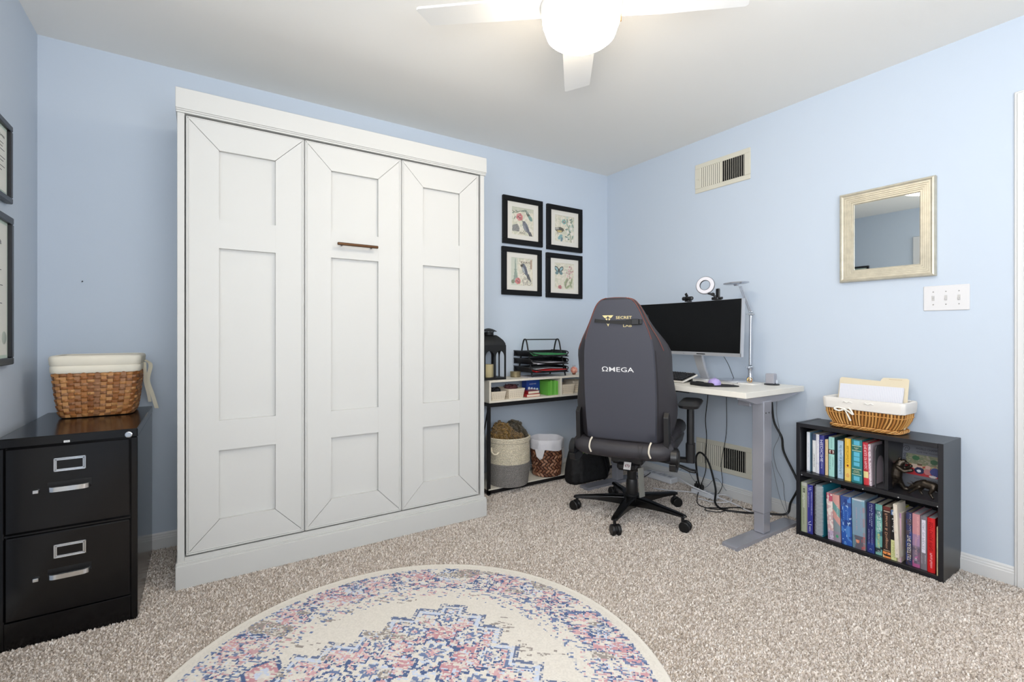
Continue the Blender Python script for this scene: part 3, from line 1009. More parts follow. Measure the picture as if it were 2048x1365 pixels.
vent(2.162, 1.697, 2.100, 'beige metal air vent high on the right wall, near the ceiling')
vent(.2535, 1.688, 2.092, 'beige metal air vent low on the right wall, behind the desk cables')

MY0, MY1, MZ0, MZ1 = .785, 1.187, 1.354, 1.827
f = thing('wall_mirror', (XR, (MY0 + MY1) / 2, MZ0), 'mirror in a wide silver-gold stepped frame on the right wall', 'mirror')
m = MB()
cyy, czz = (MY0 + MY1) / 2, (MZ0 + MZ1) / 2; hy, hz = (MY1 - MY0) / 2, (MZ1 - MZ0) / 2
prof = [(0, 0), (0, .022), (.004, .0285), (.010, .030), (.014, .026), (.018, .0245), (.024, .0245), (.0255, .021), (.033, .021), (.0345, .0175), (.042, .0175), (.0435, .0145), (.050, .0145), (.052, .011), (.059, .011), (.062, .006), (.066, .004)]
rg = []
for a, h in prof:
    rg.append([(XR - .001 - h, cyy + sy * (hy - a), czz + sz * (hz - a)) for sy, sz in ((1, -1), (1, 1), (-1, 1), (-1, -1))])
m.rings(rg, False, False, False)
m.build('frame', mat('champagne', (206, 199, 180), .42, metal=.5, vary=(30, .14)), f)
MB().box(XR - .006, XR - .002, MY0 + .062, MY1 - .062, MZ0 + .062, MZ1 - .062).build('mirror_glass', mat('mirror', (215, 220, 220), .015, metal=1), f)

f = thing('light_switch', (XR, .752, 1.188), 'white triple toggle switch plate on the right wall, under the mirror', 'light switch')
MB().box(XR - .006, XR - .0005, .669, .835, 1.188, 1.306, .003).build('switch_plate', mat('switch_white', (222, 221, 222), .35), f)
for k in range(3):
    yc = .752 + (k - 1) * .046
    t = MB()
    t.box(XR - .0068, XR - .0055, yc - .005, yc + .005, 1.235, 1.259, .0004)
    up = k == 2
    t.box(XR - .0125, XR - .006, yc - .003, yc + .003, 1.247 if up else 1.236, 1.258 if up else 1.247, .001, M=None)
    t.build('toggle', mat('toggle_grey', (196, 194, 192), .35), f)
    for z in (1.217, 1.277):
        MB().lathe([(.003, 0), (.002, .001)], M=basis((XR - .006, yc, z), (0, 1, 0), (0, 0, -1)), n=10).build('screw', mat('screw', (170, 168, 166), .4, metal=.6), f)

# ------------------------------------------------------------------ round rug
def rug():
    ang = R(-33.21 - 8)
    cs = .0055; n = int(2 * RUGR / cs); n += n % 2
    g = (np.arange(n) + .5 - n / 2) * cs
    a, b = np.meshgrid(g, g)
    rr = np.hypot(a, b)
    A = np.zeros((n, n, 3)); A[:] = lin((213, 207, 197))
    blue, navy, pink, rose, grey, lblue, cream = [np.array(lin(c)) for c in ((112, 126, 158), (84, 100, 136), (202, 162, 164), (188, 142, 148), (150, 142, 136), (192, 200, 216), (214, 208, 198))]

    def paint(m, c, k=1.0):
        A[m] = A[m] * (1 - k) + c * k
    N1 = vnoise(n, n, 2.4, 1.25); N2 = vnoise(n, n, 2.2, 1.3); N3 = vnoise(n, n, 4, 2); N4 = vnoise(n, n, 14, 9); N5 = vnoise(n, n, 26, 16); Nf = rng.random((n, n))
    th = np.arctan2(b, a)
    # ---- border ring
    ring = (rr > .575) & (rr < .735)
    mid = 1 - np.abs(rr - .66) / .09
    soft = np.clip(mid, 0, 1)
    paint(ring & (N4 + .35 * N1 + soft * .35 > .80) & (N2 > .30), pink)
    paint(ring & (N5 * .6 + N3 * .5 > .62), rose, .8)
    for k in range(22):      # rosettes round the ring
        t = 2 * math.pi * k / 22; rc = .655 + .018 * (-1) ** k
        d = np.hypot(a - rc * math.cos(t), b - rc * math.sin(t))
        pet = d + .008 * np.cos(8 * np.arctan2(b - rc * math.sin(t), a - rc * math.cos(t)))
        paint((pet < .048) & (pet > .036) & (N1 > .30), navy)
        paint((pet < .034) & (pet > .016) & (N2 > .35), cream if k % 2 else lblue)
        paint((pet < .014), blue)
    edge = ((rr > .572) & (rr < .592)) | ((rr > .722) & (rr < .738))
    paint(edge & (N1 > .48), blue)
    paint(ring & (N1 > .66) & (N4 > .38), navy)
    paint(ring & (N2 < .26), blue, .9)
    paint(ring & (N3 < .20), cream)
    paint(ring & (N1 < .17), lblue)
    w1 = vnoise(n, n, 20, 8)
    paint(ring & (w1 > .76) & (Nf > .15), grey)
    # ---- worn speckle in the cream field
    fld = (rr < .575)
    paint(fld & (vnoise(n, n, 30, 14) > .60) & (vnoise(n, n, 4, 1.3) > .74), grey)
    paint(fld & (rr > .50) & (N1 > .72), blue)
    paint(fld & (rr > .52) & (N2 > .78), pink)
    # ---- stepped medallion
    aa, bb = np.abs(a), np.abs(b)
    steps = ((.455, .055), (.41, .135), (.345, .215), (.255, .285), (.175, .375), (.10, .455))   # half height, half width

    def med(sh):
        m = np.zeros((n, n), bool)
        for hb, ha in steps: m |= (bb < hb - sh) & (aa < ha - sh)
        return m
    M0, M1, M2, M3 = med(0), med(.014), med(.028), med(.036)
    paint(M0 & ~M1 & (N1 > .33), navy, .9)
    paint(M1 & ~M2 & (N3 > .25), lblue)
    paint(M2 & ~M3 & (N2 > .35), blue)
    paint(M3 & (N4 * .5 + N1 * .4 > .34), pink)
    paint(M3 & (N5 * .6 + N3 * .5 > .66), rose)
    paint(M3 & (N1 > .74), navy)
    paint(M3 & (N2 > .76), lblue)
    paint(M3 & (N2 < .20), cream)
    fl = [(0, .17, .075), (.17, .06, .062), (-.17, .06, .062), (.10, .27, .05), (-.10, .27, .05), (0, .36, .042), (0, 0, .10), (.28, .02, .055), (-.28, .02, .055), (.19, .18, .045), (-.19, .18, .045)]
    for (x_, y_, r_) in fl:
        for sg in ((1,) if y_ == 0 else (1, -1)):
            dx, dy = a - x_, b - y_ * sg
            d = np.hypot(dx, dy) + r_ * .12 * np.cos(8 * np.arctan2(dy, dx))
            paint((d < r_) & (d > r_ * .80) & (N1 > .2), navy)
            paint((d < r_ * .80) & (d > r_ * .5), cream)
            paint((d < r_ * .80) & (d > r_ * .5) & (N2 > .7), lblue)
            paint((d < r_ * .5) & (d > r_ * .2), blue)
            paint((d < r_ * .2), pink)
    for sx in (1, -1):       # side pendants
        d = np.abs(a - sx * .50) * 1.1 + np.abs(b)
        paint((d < .085) & (d > .066), navy); paint((d < .066) & (N1 > .25), rose); paint((d < .03), lblue)
    paint((rr < .5) & M0 & (w1 > .80) & (Nf > .3), grey)
    er = vnoise(n, n, 1.9, 1.1)
    paint((rr < .745) & (er > .66) & (rng.random((n, n)) > .12), cream, .8)
    paint((rr < .745) & (er < .18), cream, .6)
    A *= (.95 + .1 * rng.random((n, n, 1)))
    c, s = math.cos(ang), math.sin(ang)
    vs = []; fs = []; cols = []; vid = {}
    ok = rr < RUGR - .012
    e = (np.arange(n + 1) - n / 2) * cs
    ii, jj = np.nonzero(ok)
    used = np.zeros((n + 1, n + 1), bool)
    for di in (0, 1):
        for dj in (0, 1): used[ii + di, jj + dj] = True
    ids = np.full((n + 1, n + 1), -1); ids[used] = np.arange(used.sum())
    ui, uj = np.nonzero(used)
    X = RUGC[0] + e[uj] * c - e[ui] * s; Y = RUGC[1] + e[uj] * s + e[ui] * c
    Z = .0105 + .0008 * rng.random(len(X))
    fs = np.stack([ids[ii, jj], ids[ii, jj + 1], ids[ii + 1, jj + 1], ids[ii + 1, jj]], 1)
    m = MB()
    m.v = list(map(tuple, np.stack([X, Y, Z], 1).tolist()))
    m.f = [tuple(q) for q in fs.tolist()]; m.c = [tuple(q) for q in A[ii, jj].tolist()]; m.m = [0] * len(m.f); m.s = [False] * len(m.f)
    root = thing('round_rug', (RUGC[0], RUGC[1], 0), 'round cream rug with faded pink and blue medallion pattern on the beige carpet', 'rug')
    m.build('woven_face', mat('vc_rug', vc=True, rough=.92, spec=.08), root)
    q = MB().rgb(216, 210, 200)
    q.lathe([(RUGR - .02, .0005), (RUGR - .002, .001), (RUGR + .001, .006), (RUGR - .004, .0115), (RUGR - .016, .0112), (RUGR - .028, .0085)], (RUGC[0], RUGC[1], 0), 160, cap0=True, cap1=True)
    q.build('binding', vcf, root)


rug()

# ------------------------------------------------------------------ wire-framed console behind the desk
KX0, KX1, KY0, KY1 = 1.598, 2.86, 2.725, 2.945
cream_b = mat('cream_laminate', (226, 220, 206), .45)
con = thing('console_shelf', ((KX0 + KX1) / 2, (KY0 + KY1) / 2, 0), 'long console with black metal legs, cream cubby top and low shelf, against the back wall', 'console shelf')
m = MB()
zt, zb = .766, .616
m.box(KX0 + .006, KX1 - .006, KY0, KY1, zt - .014, zt, .001)
m.box(KX0 + .006, KX1 - .006, KY0, KY1, zb, zb + .014, .001)
for x in (KX0 + .006, 2.209, KX1 - .020):
    m.box(x, x + .0145, KY0 + .0005, KY1, zb + .014, zt - .014, .0005)
m.build('cubby_top', cream_b, con)
m = MB()
for y in (KY0 + .004, KY1 - .024):
    m.box(KX0, KX1, y, y + .02, .588, .614, .001)
    m.box(KX0, KX1, y, y + .02, .012, .036, .001)
for x in (KX0, KX1 - .02):
    m.box(x, x + .02, KY0 + .024, KY1 - .024, .594, .614, .001)
    m.box(x, x + .02, KY0 + .024, KY1 - .024, .012, .036, .001)
m.build('rails', black_metal, con)
for x in (KX0, KX1 - .02):
    for y in (KY0 + .004, KY1 - .024):
        MB().box(x, x + .02, y, y + .02, 0, .588, .001).build('leg', black_metal, con)
    MB().tube([(x + .01, KY0 + .024, .58), (x + .01, KY1 - .03, .05)], .005, smooth=False).build('brace', black_metal, con)
MB().box(KX0 + .002, KX1 - .002, KY0 + .002, KY1 - .002, .036, .045, .001).build('lower_shelf', cream_b, con)

# lantern
LX, LY, LZ = 1.668, 2.845, .766
lt = thing('lantern', (LX, LY, LZ), 'black metal lantern with arched windows and a candle, on the console beside the wall bed', 'lantern')
lm = mat('lantern_black', (14, 14, 15), .5)
m = MB()
hw = .088
for k in range(4):       # four arched sides
    a = k * math.pi / 2
    Mx = Matrix.Translation((LX, LY, LZ)) @ Matrix.Rotation(a, 4, 'Z')
    # side panel as polygon strips: outline minus two arched openings
    o_ = []
    X0, X1 = -hw, hw
    for (xa, xb) in ((-hw + .014, -.007), (.007, hw - .014)):
        cx = (xa + xb) / 2; r = (xb - xa) / 2
        # fill above the arch
        N = 12
        for i in range(N):
            t0 = math.pi - math.pi * i / N; t1 = math.pi - math.pi * (i + 1) / N
            p0 = (cx + r * math.cos(t0), .155 + r * 1.25 * math.sin(t0)); p1 = (cx + r * math.cos(t1), .155 + r * 1.25 * math.sin(t1))
            m.add([(p0[0], -hw, p0[1]), (p1[0], -hw, p1[1]), (p1[0], -hw, .235), (p0[0], -hw, .235)], [(0, 1, 2, 3)], False, Mx)
            m.add([(p0[0], -hw + .003, p0[1]), (p1[0], -hw + .003, p1[1]), (p1[0], -hw + .003, .235), (p0[0], -hw + .003, .235)], [(3, 2, 1, 0)], False, Mx)
    for (xa, xb) in ((-hw, -hw + .014), (-.007, .007), (hw - .014, hw)):
        m.box(xa, xb, -hw, -hw + .003, .012, .235, M=Mx)
def sq(h, z): return [(LX + x, LY + y, LZ + z) for x, y in rrect(h, h, .006, 3)]
m.rings([sq(hw + .002, 0), sq(hw + .002, .014)], True, True, False)
m.rings([sq(hw, .233), sq(hw - .002, .248), sq(hw - .012, .268), sq(hw - .028, .286), sq(.046, .299), sq(.038, .303)], True, True, True)
m.lathe([(.034, .303), (.036, .306), (.034, .322), (.036, .324)], (LX, LY, LZ), 24)
m.lathe([(.06, .327), (.055, .332), (.034, .343), (.012, .349), (.004, .350)], (LX, LY, LZ), 28)
for k in range(8):
    a = k * math.pi / 4
    m.cyl((LX + .034 * math.cos(a), LY + .034 * math.sin(a), LZ + .32), (LX + .036 * math.cos(a), LY + .036 * math.sin(a), LZ + .33), .003, n=6)
m.build('metal_body', lm, lt)
cdl = MB().rgb(206, 192, 150).lathe([(.034, .014), (.035, .016), (.035, .098), (.033, .102), (.006, .100)], (LX - .006, LY - .01, LZ), 28)
c_ = cdl.build('candle', vc, None); tag(c_, 'cream pillar candle standing inside the black lantern', 'candle')

# brass tin
tn = MB().rgb(150, 138, 108)
tn.lathe([(.034, 0), (.038, .004), (.038, .027), (.0385, .028), (.0385, .038), (.036, .041), (.003, .0415)], (1.905, 2.865, .766), 32)
tag(tn.build('candle_tin', mat('vc_tin', vc=True, rough=.35, metal=.6)), 'small round brass tin candle on the console, left of the letter tray', 'candle tin')

# papers lying under the tray
m = MB().rgb(214, 210, 214).box(1.93, 2.20, 2.745, 2.93, .7665, .7685)
tag(m.build('loose_paper', vc), 'loose white papers on the console, under the letter tray', 'paper')

# letter tray
tr = thing('letter_tray', (2.13, 2.85, .766), 'black wire mesh letter tray of three tiers on the console', 'letter tray')
for x in (1.975, 2.275):
    MB().tube([(x, 2.75, .768), (x, 2.79, .90), (x, 2.822, 1.015), (x, 2.845, 1.038), (x, 2.868, 1.015), (x, 2.90, .90), (x, 2.935, .768)], .0055, k=5).build('side_frame', black_metal, tr)
MB().tube([(1.975, 2.845, 1.036), (2.275, 2.845, 1.036)], .004, smooth=False).build('carry_bar', black_metal, tr)
mesh_m = mat('black_mesh', (24, 24, 27), .5)
tiers = (.935, .880, .822)
TA = []
for z in tiers:
    q = MB()
    x0, x1, y0, y1 = 1.945, 2.295, 2.715, 2.945
    q.box(x0 + .03, x1 - .02, y0 + .012, y1, z - .022, z - .020)
    q.tube([(x0, y1, z + .018), (x0, y0 + .04, z + .016), (x0 + .03, y0 + .012, z + .0), (x0 + .12, y0, z - .012), (x1 - .06, y0, z - .012), (x1 - .01, y0 + .02, z - .004), (x1, y0 + .05, z + .014), (x1, y1, z + .018)], .0042)
    q.tube([(x0 + .02, y0 + .02, z - .018), (x1 - .04, y0 + .003, z - .022), (x1 - .02, y0 + .03, z - .02)], .003)
    # sloped mesh sides
    q.add([(x0, y0 + .04, z + .016), (x0, y1, z + .018), (x0 + .03, y1, z - .021), (x0 + .03, y0 + .012, z - .021)], [(0, 1, 2, 3)])
    q.add([(x1, y0 + .05, z + .014), (x1, y1, z + .018), (x1 - .02, y1, z - .021), (x1 - .02, y0 + .012, z - .021)], [(3, 2, 1, 0)])
    q.box(x0, x1, y1 - .002, y1, z - .021, z + .018)
    q.build('tray', mesh_m, tr)


def sheets(name, x0, x1, y0, y1, z, t, rgb, label, cat, bow=.004, rough=vc):
    q = MB().rgb(rgb); N = 8
    up = []; dn = []
    for i in range(N + 1):
        x = x0 + (x1 - x0) * i / N; zz = z + bow * math.sin(math.pi * i / N) + .001 * math.sin(5 * i)
        up.append((x, zz))
    rg = [[(x, y0, zz), (x, y0, zz + t), (x, y1, zz + t), (x, y1, zz)] for x, zz in up]
    q.rings(rg, True, True, False)
    return tag(q.build(name, rough), label, cat)


sheets('folder', 1.98, 2.27, 2.725, 2.93, .922, .010, (60, 140, 84), 'green folder in the top tier of the letter tray', 'folder')
sheets('paper_stack', 2.0, 2.26, 2.735, 2.93, .9145, .004, (226, 226, 226), 'white papers under the green folder in the top tray', 'paper', .002)
sheets('paper_stack', 2.0, 2.265, 2.722, 2.93, .861, .008, (222, 220, 226), 'white papers in the middle tier of the letter tray', 'paper')
sheets('folder', 1.985, 2.27, 2.722, 2.93, .806, .012, (176, 38, 40), 'red folder in the lowest tier of the letter tray', 'folder')
sheets('paper_stack', 2.0, 2.25, 2.75, 2.93, .8235, .003, (224, 226, 226), 'white papers on the red folder in the lowest tray', 'paper')

# rose ornament
rs = MB(); ctr = Vector((2.393, 2.79, .800))
for i in range(34):
    t = i / 34; ph = math.acos(1 - 1.75 * t); a = i * 2.4
    d = Vector((math.sin(ph) * math.cos(a), math.sin(ph) * math.sin(a), math.cos(ph)))
    p = ctr + d * .024; u = d.orthogonal().normalized(); v = d.cross(u)
    rs.rgb(*((228, 160, 142), (214, 138, 122), (238, 184, 166))[i % 3])
    rs.ell((0, 0, 0), (.011, .009, .0035), 8, 5, M=basis(p, u, v, (d + Vector((0, 0, .35))).normalized()))
rs.rgb(216, 150, 134).ell(tuple(ctr), (.022, .022, .024), 12, 8)
rs.rgb(120, 80, 60).cyl((2.393, 2.79, .766), (2.393, 2.79, .780), .012, .014, n=12)
for k in range(3): rs.tube([(2.383 + .01 * k, 2.79, .82), (2.373 + .012 * k, 2.78, .838)], .0012, smooth=False)
tag(rs.build('rose_ornament', vcs), 'small pink paper rose ball on the console, right of the letter tray', 'ornament')


# cubby contents
def mini_basket(x0, x1, y0, y1, z0, h, label, fill=None):
    b_ = thing('storage_basket', ((x0 + x1) / 2, (y0 + y1) / 2, z0), label, 'storage basket', 'small cream plastic baskets in the console cubbies')
    m = MB().rgb(226, 214, 194); cx, cy = (x0 + x1) / 2, (y0 + y1) / 2; hx, hy = (x1 - x0) / 2, (y1 - y0) / 2
    c = (cx, cy)
    m.rings([basket_ring(c, hx * .86, hy * .86, .012, z0), basket_ring(c, hx * .985, hy * .985, .014, z0 + h - .007), basket_ring(c, hx, hy, .014, z0 + h - .007), basket_ring(c, hx, hy, .014, z0 + h), basket_ring(c, hx * .95, hy * .95, .012, z0 + h), basket_ring(c, hx * .83, hy * .83, .012, z0 + .004)], True, True, True)
    m.build('tub', mat('vc_plastic', vc=True, rough=.5), b_, angle=30)
    d = MB().rgb(120, 104, 88)
    for i in range(8):
        for j in range(4):
            fx = -.78 + 1.56 * i / 7; fz = .2 + .55 * j / 3
            yk = cy - hy * (.86 + .125 * fz) - .0006
            d.box(cx + fx * hx - .0016, cx + fx * hx + .0016, yk - .0004, yk + .0008, z0 + h * fz - .0022, z0 + h * fz + .0022)
    for i in range(8):
        for j in range(4):
            fy = -.78 + 1.56 * i / 7; fz = .2 + .55 * j / 3
            xk = cx - hx * (.86 + .125 * fz) - .0006
            d.box(xk - .0004, xk + .0008, cy + fy * hy - .0016, cy + fy * hy + .0016, z0 + h * fz - .0022, z0 + h * fz + .0022)
    d.build('perforations', vc, b_)
    return b_


fz = zb + .0145
mini_basket(1.630, 1.752, 2.735, 2.90, fz, .058, 'small cream perforated basket at the left end of the console cubby')
mini_basket(1.768, 1.905, 2.733, 2.91, fz, .068, 'small cream perforated basket beside the red notebook in the cubby')
mini_basket(2.245, 2.375, 2.745, 2.90, fz, .070, 'small cream perforated basket in the right cubby, left of the other')
mini_basket(2.395, 2.53, 2.80, 2.93, fz, .085, 'cream basket in the right cubby, mostly hidden behind the office chair')


def crumple(name, c, r, cols, label, cat, n=9, amp=.45, wires=14, m_=None):
    q = MB()
    for i in range(n):
        a = random.random() * 6.28; d = random.random() ** .5
        q.rgb(random.choice(cols))
        q.ell((0, 0, 0), (r[0] * amp, r[1] * amp, r[2] * amp), 10, 6, M=Matrix.Translation((c[0] + r[0] * .6 * d * math.cos(a), c[1] + r[1] * .6 * d * math.sin(a), c[2] + r[2] * .5 * random.random())) @ Matrix.Rotation(a, 4, 'Z'))
    for i in range(wires):
        q.rgb(random.choice(cols))
        pts = [(c[0] + r[0] * random.uniform(-.85, .85), c[1] + r[1] * random.uniform(-.85, .85), c[2] + r[2] * random.uniform(.1, 1)) for _ in range(4)]
        q.tube(pts, .002, n=5, k=4)
    return tag(q.build(name, m_ or vc), label, cat)


crumple('cable_bundle', (1.690, 2.81, fz + .040), (.048, .06, .045), [(40, 38, 44), (70, 66, 72), (28, 28, 30)], 'tangle of dark cables in the leftmost small cream basket', 'cables')
crumple('cable_bundle', (1.835, 2.82, fz + .050), (.052, .06, .045), [(60, 40, 44), (96, 60, 62), (34, 32, 36)], 'tangle of reddish brown cables in the second cream basket', 'cables')


def flat_book(x0, x1, y0, y1, z0, t, cov, label, rot=0):
    b_ = thing('notebook', ((x0 + x1) / 2, (y0 + y1) / 2, z0), label, 'notebook')
    M = Matrix.Translation(((x0 + x1) / 2, (y0 + y1) / 2, z0)) @ Matrix.Rotation(R(rot), 4, 'Z')
    hx, hy = (x1 - x0) / 2, (y1 - y0) / 2
    c = MB(M).rgb(cov); c.box(-hx, hx, -hy, hy, 0, .0022, .0008); c.box(-hx, hx, -hy, hy, t - .0022, t, .0008); c.box(-hx, -hx + .003, -hy, hy, 0, t, .001)
    c.build('cover', vcs, b_)
    p = MB(M).rgb(232, 222, 200).box(-hx + .003, hx - .004, -hy + .004, hy - .004, .0022, t - .0022)
    p.build('pages', vc, b_)


flat_book(1.925, 2.045, 2.75, 2.91, fz, .019, (186, 60, 58), 'pale red notebook at the bottom of the pair in the console cubby')
flat_book(1.93, 2.04, 2.755, 2.905, fz + .0195, .022, (142, 28, 34), 'dark red notebook on top of the pair in the console cubby', 5)
bx = thing('blue_box', (2.055, 2.86, fz), 'upright blue box with white print in the console cubby', 'box')
m = MB().rgb(38, 70, 160).box(1.985, 2.105, 2.84, 2.90, fz, fz + .117, .001)
m.build('carton', vcs, bx)
m = MB().rgb(235, 238, 245); yk = 2.8395
m.text('CLEANING WIPES', (2.040, yk, fz + .080), (1, 0, 0), (0, 0, 1), .007, .062)
for k in range(4): m.lathe([(.010, 0), (.009, .0003)], M=basis((2.008 + .024 * k, yk, fz + .05 - .004 * k), (1, 0, 0), (0, 0, 1)), n=18)
m.build('print', vcs, bx)
for k in range(5):
    x = 2.112 + .0185 * k
    q = MB().rgb(*((104, 178, 70), (122, 190, 84), (96, 168, 64), (126, 196, 92), (110, 184, 74))[k])
    q.box(x, x + .0165, 2.745, 2.90, fz, fz + .1 + .006 * (k % 2), .001)
    q.rgb(70, 140, 46)
    for j in range(9): q.box(x + .001, x + .0155, 2.7442, 2.745, fz + .012 + .01 * j, fz + .013 + .01 * j)
    tag(q.build('green_pad', vc), 'bright green note pad, ' + ('leftmost', 'second from the left', 'middle one', 'second from the right', 'rightmost')[k] + ' of the five in the cubby', 'note pad', 'green pads in the console cubby')

# hamper
HX, HY, HZ = 1.798, 2.795, .045
hp = thing('rope_hamper', (HX, HY, HZ), 'round coiled rope basket, cream above and grey below, on the low console shelf', 'basket')
m = MB(); rg = []; cc = []; NR = 34; H = .325
cols = []
for i in range(NR):
    z0 = H * i / NR; z1 = H * (i + 1) / NR; t = i / NR
    r = .134 + .014 * math.sin(min(1, t * 2.2) * math.pi / 2) + (.004 if t > .9 else 0)
    rg += [(r, z0), (r + .0032, z0 + (z1 - z0) * .35), (r + .0032, z0 + (z1 - z0) * .65)]
    c = lin((150, 146, 142)) if i < 16 else lin((232, 222, 200))
    cols += [c] * 3
rg += [(.1505, H), (.146, H + .003), (.142, H), (.126, .02)]; cols += [lin((232, 222, 200))] * 4
# slightly squared mouth
m.lathe(rg, (HX, HY, HZ), 56, cap1=True, cols=cols[:len(rg)])
m.build('rope_wall', mat('vc_rope', vc=True, rough=.95, spec=.08, bump=(420, .8, .002), vary=(260, .6)), hp)
m = MB().rgb(232, 222, 200)
m.tube([(HX - .150, HY - .02, HZ + .26), (HX - .158, HY - .045, HZ + .235), (HX - .150, HY - .075, HZ + .225), (HX - .128, HY - .085, HZ + .24)], .006)
m.build('rope_handle', vcf, hp)


def blanket(name, cx, cy, z, rx, ry, h, col, label, seed, ang=0):
    random.seed(seed)
    q = MB(); N, Mn = 48, 26
    rg = []
    ph = [random.random() * 6 for _ in range(8)]
    for i in range(Mn + 1):
        t = i / Mn; a = t * math.pi / 2
        ring = []
        for j in range(N):
            th = 2 * math.pi * j / N
            fold = 1 + .12 * math.sin(3 * th + ph[0] + 3 * t) + .09 * math.sin(7 * th + ph[1] - 4 * t) + .05 * math.sin(13 * th + ph[2] + 9 * t)
            k = math.cos(a) ** .8 * fold
            zz = h * math.sin(a) * (1 + .15 * math.sin(2 * th + ph[3])) + .008 * math.sin(11 * th + 12 * t + ph[4])
            x = rx * k * math.cos(th); y = ry * k * math.sin(th)
            ca, sa = math.cos(ang), math.sin(ang)
            ring.append((cx + x * ca - y * sa, cy + x * sa + y * ca, z + zz))
        rg.append(ring)
    q.rgb(tuple(v * .8 for v in col)); q.rings(rg, True, True, True)
    for k in range(150):     # knitted loops standing on the surface
        i = random.randrange(2, Mn - 1); j = random.randrange(N)
        p = Vector(rg[i][j]); c0 = Vector((cx, cy, z)); n_ = (p - c0).normalized(); u = n_.orthogonal().normalized(); v = n_.cross(u)
        a0 = random.random() * 6.28; f = .75 + .4 * random.random()
        q.rgb(tuple(min(255, c * f) for c in col))
        q.tube([tuple(p + (u * math.cos(a0 + t) + v * math.sin(a0 + t)) * .009 + n_ * (.004 * math.sin(t) + .001)) for t in (0, 1.2, 2.4, 3.6, 4.8)], .0036, n=5, k=2)
    return tag(q.build(name, mat('vc_wool_' + name + str(seed), vc=True, rough=.98, spec=.03, sheen=.3, bump=(170, 1.0, .010), vary=(110, .6)), angle=180), label, 'blanket')


blanket('knitted_blanket', HX - .060, HY - .005, HZ + .285, .078, .090, .118, (158, 122, 62), 'mustard brown knitted blanket in the rope basket, left of the darker one', 3)
blanket('knitted_blanket', HX + .056, HY + .010, HZ + .285, .078, .090, .118, (92, 82, 62), 'dark olive knitted blanket in the rope basket, right side', 5, .4)
blanket('knitted_blanket', HX + .015, HY - .070, HZ + .300, .06, .045, .045, (138, 108, 62), 'light brown knitted bundle at the front of the rope basket', 8)

# waste basket
WX, WY = 2.138, 2.80
wb = thing('wicker_waste_basket', (WX, WY, .045), 'brown braided wicker waste basket with white cloth liner, on the low console shelf', 'waste basket')
q = MB(); rowsW = 8; seg = 22; Hh = .205
for i in range(rowsW):
    for j in range(seg):
        t = (i + .5) / rowsW; r = .098 + .017 * t
        a = 2 * math.pi * (j + .5 * (i % 2)) / seg
        q.rgb(random.choice([(138, 92, 66), (120, 74, 52), (156, 108, 80), (104, 62, 42), (168, 124, 98)]))
        n_ = Vector((math.cos(a), math.sin(a), 0)); tg = Vector((-math.sin(a), math.cos(a), 0))
        tilt = .72 if i % 2 else -.72
        u = (tg * math.cos(tilt) + Vector((0, 0, math.sin(tilt)))); v = n_.cross(u)
        q.ell((0, 0, 0), (.0205, .0090, .0075), 8, 5, M=basis(Vector((WX, WY, .049 + Hh * t)) + n_ * r, u, v, n_))
q.rgb(70, 44, 32).lathe([(.090, 0), (.094, .004), (.108, Hh)], (WX, WY, .046), 30, cap1=False)
q.build('braided_wall', mat('vc_hyacinth', vc=True, rough=.6, vary=(120, .25)), wb)
q = MB().rgb(222, 222, 228); N = 60; rg = []
for (r, z, f) in ((.085, .06, 0), (.105, .20, .004), (.116, .262, .003), (.121, .270, .002), (.1255, .262, .003), (.1255, .235, .004), (.1245, .198, .006)):
    rg.append([(WX + (r + f * math.sin(9 * 2 * math.pi * j / N) * .8) * math.cos(2 * math.pi * j / N), WY + (r + f * math.sin(9 * 2 * math.pi * j / N + 1) * .8) * math.sin(2 * math.pi * j / N), .045 + z + f * .9 * math.sin(5 * 2 * math.pi * j / N)) for j in range(N)])
q.rings(rg, True, False, True)
lo = q.build('cloth_liner', mat('vc_cotton', vc=True, rough=.9, bump=(60, .5, .004)), wb)
for a0, dz, wd in ((-150, .075, .038), (-58, .105, .030), (-48, .09, .02)):
    a = R(a0); n_ = Vector((math.cos(a), math.sin(a), 0)); tg = Vector((-math.sin(a), math.cos(a), 0))
    p = Vector((WX, WY, .25)) + n_ * .126
    pts = [p + tg * wd, p - tg * wd, p - tg * wd * .6 + n_ * .004 - Vector((0, 0, dz * .7)), p - n_ * .002 - Vector((0, 0, dz)), p + tg * wd * .6 + n_ * .003 - Vector((0, 0, dz * .8))]
    q = MB().rgb(222, 221, 224)
    q.add([tuple(t) for t in pts], [(0, 4, 3, 2, 1)], False)
    q.build('liner_corner', vcf, wb)

# ------------------------------------------------------------------ backpack
BPX, BPY = 2.375, 2.630
bp_ = thing('backpack', (BPX, BPY, 0), 'black backpack slumped on the floor in front of the console shelf', 'backpack')
q = MB(); rg = []
for i, (z, hx, hy, dy) in enumerate(((.004, .165, .055, 0), (.02, .185, .072, 0), (.09, .182, .085, .0), (.17, .165, .078, .006), (.25, .138, .062, .016), (.31, .10, .046, .026), (.345, .06, .028, .032), (.352, .03, .012, .034))):
    ring = []
    for j, (x, y) in enumerate(rrect(hx, hy, hy * .8, 6)):
        wv_ = .004 * math.sin(j * 1.7 + i * 2.1)
        ring.append((BPX + x + wv_ + .03 * i / 7, BPY + y + dy + wv_, z))
    rg.append(ring)
q.rings(rg, True, True, True)
fab = mat('nylon_black', (20, 20, 22), .75, bump=(26, .5, .02))
bo = q.build('bag_body', fab, bp_, sub=1)
q = MB(); rg = []
for z, hx, hy in ((.02, .12, .02), (.03, .128, .03), (.12, .12, .034), (.185, .10, .024), (.195, .09, .012)):
    rg.append([(BPX - .01 + x, BPY - .068 + y + z * .12, z) for x, y in rrect(hx, hy, hy * .8, 4)])
q.rings(rg, True, True, True); q.build('front_pocket', fab, bp_)
